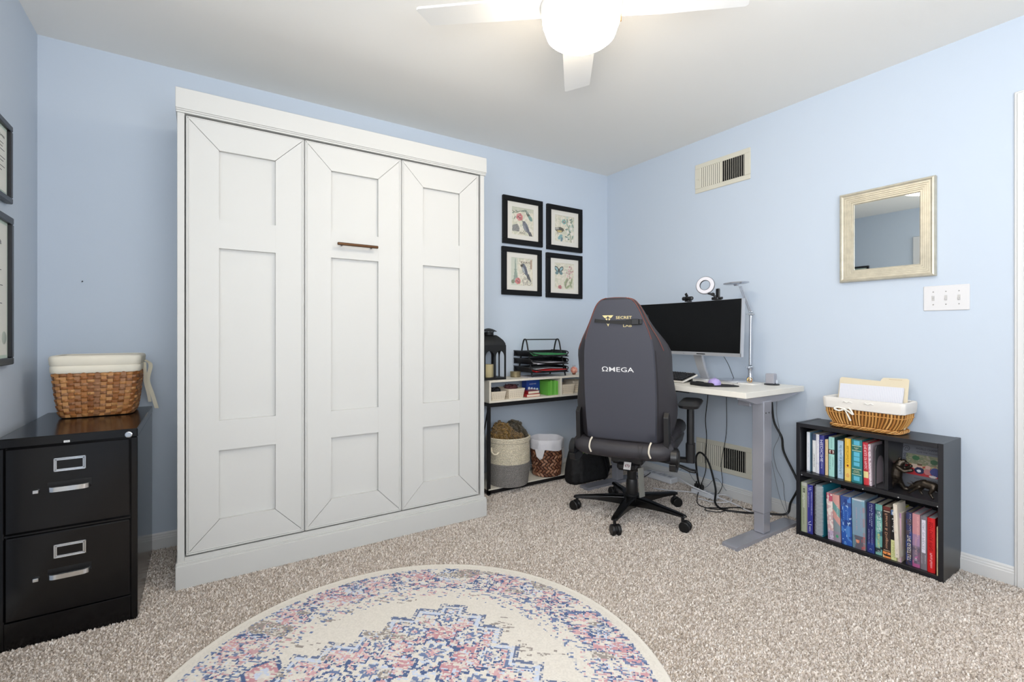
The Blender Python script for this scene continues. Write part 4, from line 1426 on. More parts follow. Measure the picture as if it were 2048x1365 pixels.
q = MB()
q.tube([(BPX + .06, BPY - .03, .30), (BPX + .12, BPY - .07, .22), (BPX + .15, BPY - .085, .10), (BPX + .14, BPY - .06, .02)], .012, flat=.35)
q.tube([(BPX + .02, BPY - .02, .33), (BPX + .09, BPY - .075, .20), (BPX + .11, BPY - .11, .06), (BPX + .07, BPY - .1, .012)], .010, flat=.35)
q.build('strap', fab, bp_)
q = MB()
q.tube([(BPX - .02, BPY + .03, .345), (BPX - .03, BPY + .02, .375), (BPX - .06, BPY + .03, .345)], .005); q.build('grab_handle', fab, bp_)
q = MB(); q.rgb(170, 214, 120)
q.ell((BPX - .095, BPY - .0775, .238), (.009, .0012, .010), 10, 6); q.rgb(225, 235, 215)
q.text('owl', (BPX - .072, BPY - .0815, .226), (.93, 0, -.36), (.36, 0, .93), .008, .026)
q.build('logo_patch', vc, bp_)

# ------------------------------------------------------------------ standing desk
GX0, GX1, GY0, GY1, GZ = 2.300, 2.885, 1.362, 2.602, .780
dk = thing('standing_desk', ((GX0 + GX1) / 2, (GY0 + GY1) / 2, 0), 'white-topped standing desk with grey metal column legs, along the right wall', 'desk')
top_m = mat('desk_white', (232, 228, 218), .38)
MB().box(GX0, GX1, GY0, GY1, GZ - .030, GZ, .0015).build('desktop', top_m, dk)
grey_m = mat('desk_grey', (168, 169, 178), .25, metal=.35, spec=.5)
for (yc, x0) in ((1.400, 2.475), (2.482, 2.505)):
    MB().box(x0, x0 + .078, yc - .032, yc + .032, .130, .722, .003).build('leg_outer', grey_m, dk)
    MB().box(x0 + .006, x0 + .072, yc - .027, yc + .027, .022, .132, .003).build('leg_inner', grey_m, dk)
    fx0 = 2.218
    fo = MB(); fo.prism([(fx0, 0), (2.835, 0), (2.835, .014), (2.80, .020), (fx0 + .02, .022), (fx0, .020)], 0, .082, M=basis((0, yc + .041, 0), (1, 0, 0), (0, 0, 1)))
    fo.build('foot', grey_m, dk, bevel=.002)
    br = MB(); br.prism([(2.325, .749), (2.86, .749), (2.86, .742), (2.66, .712), (2.42, .712), (2.325, .738)], 0, .05, M=basis((0, yc + .025, 0), (1, 0, 0), (0, 0, 1)))
    br.build('bracket', grey_m, dk, bevel=.0015)
m = MB(); m.box(2.47, 2.50, 1.43, 2.46, .722, .749, .002); m.box(2.60, 2.63, 1.43, 2.46, .722, .749, .002)
m.build('crossbar', grey_m, dk)
m = MB(); m.box(2.455, 2.475, 1.432, 1.50, .690, .722, .002); m.rgb(0, 0, 0)
m.build('motor_box', grey_m, dk)
for dx in (0, .03): MB().lathe([(.004, 0), (.003, .002)], M=basis((2.495 + dx, 1.368, .66), (1, 0, 0), (0, 0, 1)), n=12).build('bolt', black_metal, dk)
m = MB().box(GX0 + .004, GX0 + .012, 1.70, 2.30, GZ - .037, GZ - .0295, .001); m.build('cable_rail', black_metal, dk)

# ------------------------------------------------------------------ monitor
MYc, MX, MZ0_, MZ1_ = 1.958, 2.601, .945, 1.282
mo = thing('curved_monitor', (2.79, 1.935, GZ), 'wide curved monitor with a dark screen and silver bezel, on the white standing desk', 'monitor')


def arc(y, z, off):
    x = MX - (y - MYc) ** 2 / (2 * 2.4) + (z - MZ0_) * .055 + off
    return (x, y, z)


HWm = .405; N = 28


def arcpanel(mb, y0, y1, z0, z1, o0, o1):
    rg = []
    for i in range(N + 1):
        y = y0 + (y1 - y0) * i / N
        rg.append([arc(y, z0, o0), arc(y, z1, o0), arc(y, z1, o1), arc(y, z0, o1)])
    mb.rings(rg, True, True, True)


m = MB(); arcpanel(m, MYc - HWm, MYc + HWm, MZ0_, MZ1_, .003, .030); arcpanel(m, MYc - .16, MYc + .16, 1.0, 1.23, .028, .055)
arcpanel(m, MYc - HWm, MYc + HWm, MZ0_, MZ0_ + .020, -.001, .004); arcpanel(m, MYc - HWm, MYc - HWm + .004, MZ0_, MZ1_, -.001, .004); arcpanel(m, MYc + HWm - .004, MYc + HWm, MZ0_, MZ1_, -.001, .004)
m.build('housing', silver, mo, angle=40)
m = MB(); arcpanel(m, MYc - HWm + .0045, MYc + HWm - .0045, MZ0_ + .0205, MZ1_ - .0015, .0005, .0035)
m.build('screen', mat('screen_black', (8, 8, 9), .32, spec=.35), mo, angle=40)
m = MB(); arcpanel(m, 1.80, 1.862, MZ0_ + .006, MZ0_ + .012, -.0018, 0); m.build('button_strip', black_metal, mo)
m = MB(); p = arc(MYc, MZ0_ + .009, -.0012)
m.rgb(120, 122, 128).text('LG', p, (0, -1, 0), (0, 0, 1), .006); m.build('brand_mark', vcs, mo)
m = MB()
m.rings([[(x_ + a, 1.93 + b_, z_) for a, b_ in rrect(.012, w_, .006, 3)] for x_, z_, w_ in ((2.675, 1.10, .035), (2.70, .97, .033), (2.745, .86, .030), (2.79, GZ + .008, .030))], True, True, True)
m.build('stand_neck', silver, mo)
MB().prism([(x + 2.77, y + 1.935) for x, y in rrect(.075, .085, .03, 6)], GZ + .0003, GZ + .008).build('stand_base', silver, mo)

# webcam
wc = thing('webcam', (2.61, 1.945, 1.282), 'small black webcam clipped on top of the monitor, left of the ring light', 'webcam')
m = MB(); x0 = MX + .018
m.box(x0 - .008, x0 + .016, 1.905, 1.985, 1.293, 1.317, .007); m.box(x0 - .010, x0 + .030, 1.93, 1.96, 1.284, 1.294, .003)
m.box(x0 + .022, x0 + .030, 1.93, 1.96, 1.25, 1.29, .003)
m.build('camera_body', mat('black_plastic', (20, 20, 22), .4), wc)
m = MB(); m.lathe([(.010, 0), (.010, .004), (.006, .005)], M=basis((x0 - .008, 1.945, 1.305), (0, -1, 0), (0, 0, 1)), n=18); m.build('lens', cab_m, wc)
m = MB(); m.box(-.003, .003, -.009, .009, 0, .026, .002, M=Matrix.Translation((x0 + .0, 1.945, 1.316)) @ Matrix.Rotation(R(-28), 4, 'X')); m.build('privacy_shutter', MATS['black_plastic'], wc)

# ring light
bpl = MATS['black_plastic']
rl = thing('ring_light', (2.60, 1.733, 1.282), 'small white clip-on ring light standing on top of the monitor', 'ring light')
ctr = Vector((2.575, 1.785, 1.374)); nn = Vector((-.93, -.28, .16)).normalized(); u = Vector((0, 0, 1)).cross(nn).normalized(); v = nn.cross(u)
M = basis(ctr, u, v, nn)
m = MB(); m.lathe([(.030, -.006), (.052, -.006), (.054, -.002), (.052, .004), (.050, .0055), (.033, .0055), (.030, .003), (.030, -.006)], M=M, n=40, cap0=False, cap1=False)
m.build('light_ring', mat('diffuser_white', (222, 220, 226), .5), rl)
m = MB(); m.lathe([(.0545, -.008), (.0555, -.006), (.0555, -.001), (.0535, -.001)], M=M, n=40, cap0=False, cap1=False); m.lathe([(.030, -.007), (.0295, .005), (.031, .0058)], M=M, n=40, cap0=False, cap1=False)
m.build('ring_rim', bpl, rl)
m = MB(); b0 = Vector((2.612, 1.733, 1.285))
m.tube([tuple(ctr - v * .05 + u * .018), (2.597, 1.745, 1.315), (2.606, 1.738, 1.302)], .007, smooth=False)
m.ell((2.597, 1.749, 1.318), (.013, .013, .010), 12, 8)
m.box(2.592, 2.640, 1.712, 1.756, 1.283, 1.300, .004)
m.box(2.614, 2.626, 1.716, 1.742, 1.296, 1.352, .004, M=None)
m.box(2.634, 2.642, 1.717, 1.750, 1.25, 1.292, .003)
m.cyl((2.62, 1.700, 1.293), (2.62, 1.715, 1.293), .008, n=12)
m.build('clamp', bpl, rl)

# desk lamp
lp = thing('desk_lamp', (2.79, 1.715, GZ), 'silver jointed desk lamp with a round base and flat disc head, on the desk', 'desk lamp')
MB().lathe([(.106, 0), (.108, .003), (.108, .010), (.103, .015), (.01, .0155)], (2.775, 1.725, GZ), 48).build('base', mat('lamp_metal', (196, 199, 206), .25, metal=.75), lp)
lmm = MATS['lamp_metal']
P0 = Vector((2.842, 1.656, GZ + .012)); P1 = Vector((2.842, 1.656, .874)); P2 = Vector((2.842, 1.653, 1.200)); P3 = Vector((2.785, 1.686, 1.372))
m = MB(); m.lathe([(.020, 0), (.019, .012), (.013, .03), (.012, .06), (.017, .072), (.010, .080)], (P0.x, P0.y, P0.z), 20); m.build('stem', lmm, lp)


def joint(c):
    m = MB(); d = Vector((.84, -.55, 0))
    m.lathe([(.019, -.006), (.021, -.004), (.021, .004), (.019, .006)], M=basis(c, (0, 0, 1), d.cross(Vector((0, 0, 1))) * -1, Vector((-.548, -.836, 0))), n=24)
    m.lathe([(.008, -.012), (.008, .012)], M=basis(c, (0, 0, 1), d.cross(Vector((0, 0, 1))) * -1, Vector((-.548, -.836, 0))), n=16)
    m.cyl(tuple(Vector(c) - d * .027), tuple(Vector(c) + d * .02), .004, n=10)
    m.build('joint', chrome, lp)


joint(P1); joint(P2)
MB().tube([tuple(P1 + Vector((0, 0, .012))), tuple(P2 - Vector((0, 0, .01)))], .0085, smooth=False, n=14).build('lower_arm', lmm, lp)
m = MB(); e = Vector((.004, -.003, 0))
for s_ in (1, -1): m.tube([tuple(P2 + e * s_ + Vector((0, 0, .012))), tuple(P3 + e * s_)], .0042, smooth=False, n=10)
m.build('upper_arm', lmm, lp)
hc_ = Vector((2.755, 1.695, 1.389))
M = Matrix.Translation(hc_) @ Matrix.Rotation(R(-3), 4, Vector((.548, .837, 0)))
m = MB(); m.lathe([(.012, -.016), (.016, -.008), (.06, -.006), (.071, -.003), (.074, .001), (.071, .005), (.05, .008), (.01, .009)], M=M, n=44); m.build('lamp_head', lmm, lp)

# keyboard
kb = thing('keyboard', (2.50, 2.06, GZ), 'black keyboard with a pale frame tilted on the desk beside the chair', 'keyboard')
KM = Matrix.Translation((2.432, 1.835, GZ + .001)) @ Matrix.Rotation(R(-14), 4, 'Y')
m = MB(KM); m.box(0, .150, 0, .45, 0, .010, .003); m.build('tray_frame', mat('pale_plastic', (214, 210, 204), .45), kb)
m = MB(KM); m.box(.006, .144, .008, .442, .010, .016, .002); m.build('deck', bpl, kb)
m = MB(KM)
for i in range(6):
    for j in range(22):
        x = .011 + i * .0215 + (.003 if i == 5 else 0); y = .013 + j * .0193
        m.box(x, x + .017, y, y + .0160, .016, .0225, .0022)
m.build('keycaps', mat('keycap', (30, 30, 34), .5), kb)
m = MB(KM).rgb(235, 235, 235)
for j in range(5): m.box(.128, .1285 + .004, .03 + j * .008, .034 + j * .008, .0226, .023)
m.build('legends', vc, kb)
MB().box(2.545, 2.56, 1.86, 2.26, GZ, GZ + .026, .002).build('tilt_foot', bpl, kb)

# mouse pad + mouse
mp = MB(); pts = []
padM = Matrix.Translation((2.475, 1.652, GZ + .0003)) @ Matrix.Rotation(R(-58), 4, 'Z')
poly = [(.115 * math.cos(t) * (1.0 + .10 * math.cos(t - .3)), .082 * math.sin(t) * (1 - .18 * math.cos(t)) * (1 - .12 * (math.cos(t + .9) > .6))) for t in np.linspace(0, 2 * math.pi, 49)[:-1]]
mp.prism(poly, 0, .004, M=padM)
mpo = thing('mouse_pad', (2.475, 1.652, GZ), 'black mouse pad with a raised wrist rest on the desk, under the lilac mouse', 'mouse pad')
mp.build('pad', mat('pad_black', (18, 18, 20), .8), mpo)
m = MB(); m.tube([(2.405, 1.758, GZ + .009), (2.400, 1.72, GZ + .011), (2.402, 1.67, GZ + .010), (2.415, 1.62, GZ + .008)], [.012, .015, .012, .008], n=10); m.build('wrist_rest', MATS['pad_black'], mpo)
ms = thing('mouse', (2.50, 1.672, GZ + .005), 'lilac computer mouse on the black mouse pad', 'computer mouse')
M = Matrix.Translation((2.500, 1.672, GZ + .0045)) @ Matrix.Rotation(R(28), 4, 'Z')
m = MB(); rg = []
for i in range(13):
    t = i / 12; x = -.058 + .116 * t; hw_ = .036 * math.sin(math.pi * min(max(t, .03), .97)) ** .45; hh = .036 * math.sin(math.pi * (.06 + .88 * t) ** .8) ** .8
    rg.append([(x, hw_ * math.cos(a), hh * max(0, math.sin(a)) ** .8) for a in np.linspace(0, math.pi, 15)] + [(x, -hw_ * .7, 0), (x, hw_ * .7, 0)])
m.rings(rg, True, True, True, M=M); m.build('shell', mat('lilac', (186, 168, 226), .4), ms)
m = MB(); m.box(.004, .056, -.0006, .0006, .028, .0338, M=M @ Matrix.Rotation(R(14), 4, 'Y')); m.cyl((.026, -.003, .0315), (.026, .003, .0315), .0065, n=14, M=M); m.build('scroll_wheel', mat('lilac_dark', (150, 132, 190), .5), ms)
# pen beside the mouse
m = MB().rgb(225, 222, 214).cyl((2.60, 1.70, GZ + .004), (2.545, 1.585, GZ + .009), .0035, n=10)
m.rgb(190, 186, 180).cyl((2.545, 1.585, GZ + .009), (2.538, 1.571, GZ + .0096), .0035, .0008, n=10)
tag(m.build('pen', vcs), 'white pen lying across the mouse pad beside the lilac mouse', 'pen')
# charger pad with gold ring
ch = thing('charging_pad', (2.765, 1.60, GZ), 'thin white square charging pad with a gold ring piece, in front of the lamp', 'charging pad')
MB().prism([(2.735 + x, 1.595 + y) for x, y in rrect(.05, .05, .012, 5)], GZ + .0003, GZ + .006).build('pad', mat('pad_white', (235, 233, 228), .35), ch)
gb = MB(); cg = Vector((2.77, 1.618, GZ + .020))
gb.lathe([(.013, -.004), (.016, -.002), (.016, .002), (.013, .004), (.011, 0), (.013, -.004)], M=basis(cg, Vector((.837, -.548, 0)), (0, 0, 1), (-.548, -.837, 0)), n=26, cap0=False, cap1=False)
gb.ell(tuple(cg), (.006, .006, .006), 10, 6); gb.cyl(tuple(cg + Vector((0, 0, -.02 + .006))), tuple(cg + Vector((0, 0, -.011))), .012, .008, n=16)
tag(gb.build('gold_trinket', mat('gold', (226, 186, 110), .25, metal=1)), 'small round gold trinket standing on the white charging pad', 'trinket')
# cube speaker on coaster
m = MB().rgb(38, 40, 46).lathe([(.040, 0), (.041, .002), (.041, .005), (.037, .007), (.001, .0065)], (2.795, 1.498, GZ), 36)
tag(m.build('coaster', vcs), 'round black coaster near the wall end of the desk, under a grey cube', 'coaster')
cu = thing('grey_cube', (2.795, 1.50, GZ + .007), 'small pale grey cube block standing on the black coaster', 'cube')
M = Matrix.Translation((2.797, 1.503, GZ + .0072)) @ Matrix.Rotation(R(8), 4, 'Z')
MB(M).box(-.023, .023, -.023, .023, 0, .058, .003).build('block', mat('cube_grey', (176, 176, 184), .35, metal=.3), cu)
MB(M).box(.006, .020, -.031, -.023, 0, .022, .002).build('front_tab', mat('cube_pale', (206, 212, 222), .3), cu)

# ------------------------------------------------------------------ bookcase
SX0, SX1, SY0, SY1, SZ = 2.682, 2.918, .700, 1.307, .602
blk = mat('black_laminate', (30, 30, 34), .33, spec=.5)
bc_ = thing('bookcase', ((SX0 + SX1) / 2, (SY0 + SY1) / 2, 0), 'low black two-shelf bookcase full of books against the right wall', 'bookcase')
t = .019
MB().box(SX0, SX1, SY0, SY0 + t, 0, SZ, .001).build('side_panel', blk, bc_)
MB().box(SX0, SX1, SY1 - t, SY1, 0, SZ, .001).build('side_panel', blk, bc_)
MB().box(SX0 + .001, SX1, SY0 + t, SY1 - t, SZ - .022, SZ - .001, .001).build('top_panel', blk, bc_)
MB().box(SX0 + .004, SX1, SY0 + t, SY1 - t, .322, .342, .001).build('shelf', blk, bc_)
MB().box(SX0 + .002, SX1, SY0 + t, SY1 - t, .004, .024, .001).build('bottom_panel', blk, bc_)
MB().box(SX0 + .020, SX1 - .006, .904, .919, .342, SZ - .022, .0005).build('divider', blk, bc_)
MB().box(SX1 - .006, SX1, SY0 + t, SY1 - t, .024, SZ - .022).build('back_panel', blk, bc_)
for y in (.72, .86, 1.0, 1.14, 1.28):
    MB().lathe([(.003, 0), (.003, .0008)], M=basis((SX0 + .0035, y, .326), (0, 1, 0), (0, 0, -1)), n=10).build('shelf_pin', silver, bc_)


def spine(w, h, bg, fn=None):
    P = Paint(w, h, bg)
    if fn: fn(P)
    return P.A


def book(y1, y0, xf, z0, h, dep, cov, label, spn=None, title=(), pages=(222, 214, 196), hard=True, lean=0.0, name='book', round_=.5, res=(10, 60), side=None):
    """y1 > y0; spine faces -x; lean in degrees about x axis (top toward -y positive)"""
    w_ = y1 - y0
    root = thing(name, (xf + dep / 2, (y0 + y1) / 2, z0), label, 'book', None)
    M = Matrix.Translation((xf, y1, z0)) @ Matrix.Rotation(R(lean), 4, 'X')
    # local: x depth, y negative across thickness, z up
    th = .0022 if hard else .0008
    ov = .003 if hard else 0
    c = MB(M).rgb(cov)
    bulge = .004 * round_ if hard else .0008
    Np = 6; prof = [(-bulge * math.sin(math.pi * i / Np), -w_ * i / Np) for i in range(Np + 1)]
    if side: c.rgb(side)
    c.box(0, dep, -th, 0, 0, h); c.box(0, dep, -w_, -w_ + th, 0, h)
    c.rgb(cov)
    A = spine(*res, cov, spn)
    nh, nw = A.shape[:2]
    vs = []; fs = []; cc = []
    for i in range(nh + 1):
        for j in range(nw + 1):
            tt = j / nw
            vs.append((-bulge * math.sin(math.pi * tt), -w_ * tt, h * i / nh))
    for i in range(nh):
        for j in range(nw):
            fs.append((i * (nw + 1) + j, i * (nw + 1) + j + 1, (i + 1) * (nw + 1) + j + 1, (i + 1) * (nw + 1) + j)[::-1]); cc.append(tuple(A[i, j]))
    c.add(vs, fs, True, None, cc)
    # inner side of the spine
    c.add([(-x - 0 + th * 1.2 if 0 else x + th * 1.2, y, z) for z in (0, h) for x, y in prof], [(i, i + 1, Np + 2 + i, Np + 1 + i) for i in range(Np)], False)
    c.add([(x, y, h) for x, y in prof] + [(x + th * 1.2, y, h) for x, y in prof], [(i, i + 1, Np + 2 + i, Np + 1 + i) for i in range(Np)], False)
    cover = c.build('cover', vcs, root)
    MB(M).rgb(pages).box(.003, dep - ov, -w_ + th, -th, ov, h - ov).build('pages', vc, root)
    if title:
        g = MB(M)
        for (st, fz, hh, ww, col, off) in title:     # fz centre height fraction; text runs downward
            g.rgb(col)
            g.text(st, (-bulge * math.sin(math.pi * min(max(.5 + off, .05), .95)) - .0003, -w_ * (.5 + off), h * fz), (0, 0, -1), (0, 1, 0) if 0 else (0, 1, 0), hh, ww, depth=.0003)
        g.build('title', vc, cover)
    return root


def bands(*bs):
    def f(P):
        for z0_, z1_, c in bs: P.rect(0, 1, z0_, z1_, c)
    return f


def mottled(cols, dens=.45, sc=3, base=None):
    def f(P):
        if base: base(P)
        for c in cols: P.speck(c, dens, .8, scale=sc)
    return f


ux = 2.712
z2 = .3425
book(1.272, 1.256, ux + .010, z2, .210, .135, (228, 232, 238), 'tall white and pale blue paperback at the left end of the upper shelf', bands((0, .04, (160, 170, 180))), [('the little things', .55, .005, .08, (150, 160, 175), 0)], hard=False, side=(120, 160, 184))
book(1.244, 1.228, ux + .012, z2, .205, .135, (226, 228, 228), 'white paperback with a slate blue top band on the upper shelf', bands((.83, 1, (72, 86, 112)), (0, .02, (120, 120, 120))), [('THE BEARTOWN', .32, .006, .07, (50, 50, 54), 0)], hard=False, side=(30, 60, 110))
book(1.227, 1.212, ux + .012, z2, .206, .135, (224, 224, 230), 'white floral paperback on the upper shelf, left of the indigo cookbook', mottled([(196, 200, 214), (236, 232, 236)], .3, 2), [], hard=False)
book(1.211, 1.188, ux + .012, z2, .204, .14, (62, 66, 138), 'indigo spined book with large white lettering on the upper shelf', None, [('MEDICINE', .60, .013, .115, (222, 224, 238), 0), ('the cure', .30, .008, .04, (190, 194, 226), 0), ('o', .17, .006, None, (230, 230, 240), 0)])
book(1.184, 1.170, ux + .014, z2, .186, .13, (222, 196, 152), 'thin tan paperback on the upper shelf, right of the indigo book', mottled([(206, 178, 136)], .25, 3), [], hard=False, side=(60, 44, 34))
book(1.166, 1.140, ux + .012, z2, .203, .14, (164, 214, 206), 'mint green novel with a dark oval picture band on the upper shelf', lambda P: (P.rect(0, 1, .57, .68, (70, 54, 50)), P.ell(.28, .63, .22, .045, (226, 214, 206)), P.ell(.72, .63, .22, .045, (206, 196, 190)), P.ell(.5, .62, .22, .05, (96, 36, 40))), [('STATION ELEVEN', .84, .006, .05, (96, 150, 150), 0), ('WILLIAM', .38, .007, .05, (60, 84, 84), .18), ('KENT KRUEGER', .34, .006, .07, (60, 84, 84), -.2)], hard=False, side=(58, 96, 96))
book(1.126, 1.100, ux + .014, z2, .192, .14, (172, 202, 222), 'pale sky blue paperback with loopy dark script on the upper shelf', mottled([(190, 214, 230), (156, 190, 214)], .3, 6), [('all that is', .70, .011, .07, (70, 96, 130), 0), ('beautiful', .30, .011, .07, (60, 110, 120), 0)], hard=False, side=(110, 134, 156))
book(1.088, 1.062, ux + .0, z2, .212, .145, (232, 186, 62), 'yellow orange paperback with a small red seal on the upper shelf', lambda P: (P.rect(0, 1, 0, .30, (236, 204, 110)), P.ell(.5, .36, .2, .022, (130, 48, 40)), P.ell(.5, .13, .3, .05, (226, 170, 96))), [('RELUCTANTLY', .62, .009, .085, (150, 106, 26), 0), ('Elliott', .90, .008, .03, (240, 214, 140), 0)], hard=False)


def teal(P):
    for k, z in enumerate((.88, .615, .50, .385, .055)): P.rect(.2, .78, z, z + .095, (98, 186, 212))
    for z in (.855, .735, .315, .185): P.rect(.06, .94, z, z + .012, (214, 222, 186))
    P.rect(.06, .94, .745, .85, (40, 104, 90)); P.rect(.06, .94, .20, .31, (44, 110, 96))


tb = book(1.058, 1.013, ux - .001, z2, .213, .15, (46, 128, 132), 'thick teal green book with light blue squares on the upper shelf', teal, [], res=(18, 80))
q = MB().rgb(226, 226, 190)
for st, z, w_ in (('SIX SOLD', .812, .020), ('EIGHT', .790, .010), ('WALDEN', .28, .022), ('NIGHTINGALE', .245, .028)):
    q.text(st, (ux - .0055, 1.0355, z2 + .213 * z), (0, -1, 0), (0, 0, 1), .0055, w_)
q.build('title', vc, tb)
book(1.006, .984, ux + .001, z2, .206, .14, (188, 48, 62), 'red spined book with white capitals on the upper shelf, leaning right', lambda P: (P.rect(0, .9, .17, .32, (230, 214, 150)), P.rect(0, 1, 0, .17, (206, 60, 66))), [('THE RULE OF MAGIC', .66, .011, .12, (240, 214, 216), 0)], lean=-1.5)
book(.984, .974, ux + .001, z2, .200, .14, (224, 206, 214), 'thin white and pink paperback on the upper shelf, beside the red one', mottled([(120, 60, 84), (236, 226, 230)], .34, 1.6), [], hard=False, lean=-1.5)
# bookend
be = MB(); Mb = Matrix.Translation((ux + .0, .952, z2))
poly = [(0, 0), (.012, 0), (.014, .09)] + [(.055 - .041 * math.cos(a), .09 + .055 * math.sin(a)) for a in np.linspace(.05, math.pi - .05, 12)] + [(.096, .09), (.098, 0), (.11, 0), (.11, .175), (.095, .196), (.015, .196), (0, .175)]
be.prism(poly, -.0015, .0015, M=basis((ux + .002, .960, z2), (1, 0, 0), (0, 0, 1)))
be.prism([(0.004, 0), (.106, 0), (.106, .04), (.004, .04)], 0, .002, M=basis((ux + .002, .960, z2), (1, 0, 0), (0, -1, 0)))
tag(be.build('bookend', mat('bookend_grey', (86, 86, 90), .5, metal=.3)), 'dark grey metal bookend with an arched cutout, right of the upper books', 'bookend')

# lower row
z3 = .0245
book(1.286, 1.257, 2.690, z3, .262, .165, (164, 170, 146), 'tall sage grey textbook at the left end of the bottom shelf', lambda P: (P.rect(0, 1, .93, 1, (186, 188, 178)), P.rect(0, .12, 0, 1, (130, 150, 110)), P.rect(.38, .66, .80, .88, (60, 66, 56)), P.rect(.46, .58, .815, .865, (164, 170, 146))), [('DeFusion', .64, .010, .075, (228, 230, 220), 0), ('MANAGEMENT AND CONTROL', .32, .005, .09, (110, 116, 98), 0)], pages=(186, 188, 190))
book(1.255, 1.228, 2.692, z3, .256, .165, (50, 54, 142), 'royal blue textbook with white capitals on the bottom shelf, beside the sage one', lambda P: P.rect(0, .10, 0, 1, (150, 130, 190)), [('NUTRITIONAL', .68, .008, .080, (206, 210, 238), -.16), ('RESEARCH MANAGEMENT', .62, .008, .125, (206, 210, 238), .20), ('//', .92, .014, .018, (220, 224, 240), 0), ('/|', .22, .016, .02, (220, 224, 240), 0), ('WEST', .10, .008, .03, (220, 224, 240), 0)], pages=(160, 160, 166), side=(54, 40, 70))
# spiral notebook
nb = thing('spiral_notebook', (2.77, 1.195, z3), 'teal spiral-bound notebook standing on the bottom shelf, spine coil showing', 'notebook')
M = Matrix.Translation((2.690, 1.223, z3)) @ Matrix.Rotation(R(-3), 4, 'Z')
MB(M).rgb(30, 120, 140).box(.012, .19, -.040, -.037, 0, .268).build('cover', vcs, nb)
MB(M).rgb(150, 158, 164).box(.014, .188, -.036, -.004, 0, .262).build('pages', vc, nb)
MB(M).rgb(20, 24, 30).box(.012, .19, -.003, 0, 0, .268).build('back_cover', vcs, nb)
m = MB(M).rgb(214, 218, 222)
pts = []
for i in range(34 * 8 + 1):
    a = 2 * math.pi * i / 8; pts.append((.012 + .012 * math.cos(a), -.020 + .021 * math.sin(a), .008 + .25 * i / (34 * 8)))
m.tube(pts, .0012, n=5, smooth=False); m.build('coil', vcs, nb)


def spk(*cols):
    return lambda P: [P.speck(c, .36, .85, scale=s) for c, s in cols]


L = 2.704
book(1.160, 1.133, L - .002, z3, .236, .15, (206, 170, 172), 'pink and cream floral novel on the bottom shelf, right of the spiral notebook', lambda P: (P.rect(0, 1, .84, 1, (186, 84, 106)), P.speck((236, 226, 218), .5, .9, scale=2.5), P.rect(0, 1, 0, .2, (176, 168, 206), .6), P.speck((110, 84, 120), .25, .7, P.y < .22, 2)), [('IN FIVE YEARS', .60, .010, .10, (240, 232, 226), 0)], pages=(176, 178, 184), lean=-2)
book(1.131, 1.100, L - .004, z3, .236, .15, (214, 158, 150), 'pink and teal diagonally striped novel on the bottom shelf', lambda P: (P.poly([(0, .86), (1, .70), (1, .50), (0, .70)], (110, 160, 158)), P.poly([(0, .50), (1, .34), (1, 0), (0, 0)], (136, 150, 156)), P.rect(0, 1, 0, .22, (152, 142, 156)), P.ell(.5, .12, .2, .03, (70, 160, 120))), [('PEOPLE', .66, .010, .06, (206, 230, 226), .1)], pages=(180, 182, 188), lean=-2)
book(1.096, 1.050, L - .006, z3, .240, .155, (46, 92, 176), 'thick bright blue hardback on the bottom shelf, between pink striped and grey blue books', lambda P: (P.rect(0, 1, .8, 1, (64, 84, 140), .8), P.speck((84, 140, 210), .34, .8, scale=6), P.speck((36, 60, 130), .30, .8, scale=9), P.speck((190, 216, 240), .10, .9, scale=3)), [('TOM CLANCY', .66, .010, .10, (120, 170, 226), .12), ('COMMAND', .62, .010, .11, (104, 156, 216), -.16)], pages=(178, 180, 188), lean=-1.5, res=(18, 60))
book(1.047, .993, L - .008, z3, .243, .155, (132, 160, 180), 'thick grey blue hardback with pink lettering and an orange star, bottom shelf', lambda P: (P.rect(0, 1, 0, .27, (100, 98, 110)), P.rect(.85, 1, 0, .85, (176, 130, 128), .6), P.rect(0, 1, .96, 1, (196, 204, 212)), P.speck((120, 180, 196), .25, .4, scale=8), P.ell(.42, .155, .16, .035, (220, 140, 112)), P.speck((200, 90, 90), .3, .7, (P.y < .27) & (P.x > .7), 3)), [('SANDY ALLEN', .60, .009, .11, (204, 158, 174), -.10), ('HENDERSON', .60, .009, .11, (180, 150, 176), .16), ('*', .155, .010, None, (245, 214, 190), -.08)], pages=(176, 176, 180), res=(18, 60), lean=-1)
book(.988, .958, L - .003, z3, .240, .15, (36, 40, 96), 'navy hardback lettered LISA JEWELL on the bottom shelf', lambda P: (P.rect(0, 1, 0, .2, (44, 66, 140), .7), P.speck((60, 50, 120), .3, .6, scale=7)), [('LISA JEWELL', .75, .014, .105, (200, 212, 232), .08), ('THE NIGHT SHE', .32, .006, .07, (190, 190, 226), -.18), ('DISAPPEARED', .32, .006, .075, (170, 190, 226), .14), ('C', .07, .008, None, (210, 226, 240), 0)], pages=(190, 184, 170))
book(.956, .929, L + .003, z3, .240, .15, (108, 170, 164), 'teal novel with slanted white name and yellow title, bottom shelf', lambda P: (P.rect(0, 1, .0, .16, (52, 62, 66)), P.rect(0, 1, .75, .88, (56, 84, 96), .8), P.speck((140, 200, 188), .36, .7, scale=5), P.rect(.6, 1, .38, .48, (44, 84, 104), .8)), [('ALICE FEENEY', .66, .014, .10, (236, 244, 242), .05), ('BEAUTIFUL', .28, .009, .065, (222, 206, 96), 0), ('o', .07, .009, None, (190, 206, 206), 0)], pages=(190, 184, 170), side=(40, 44, 52))
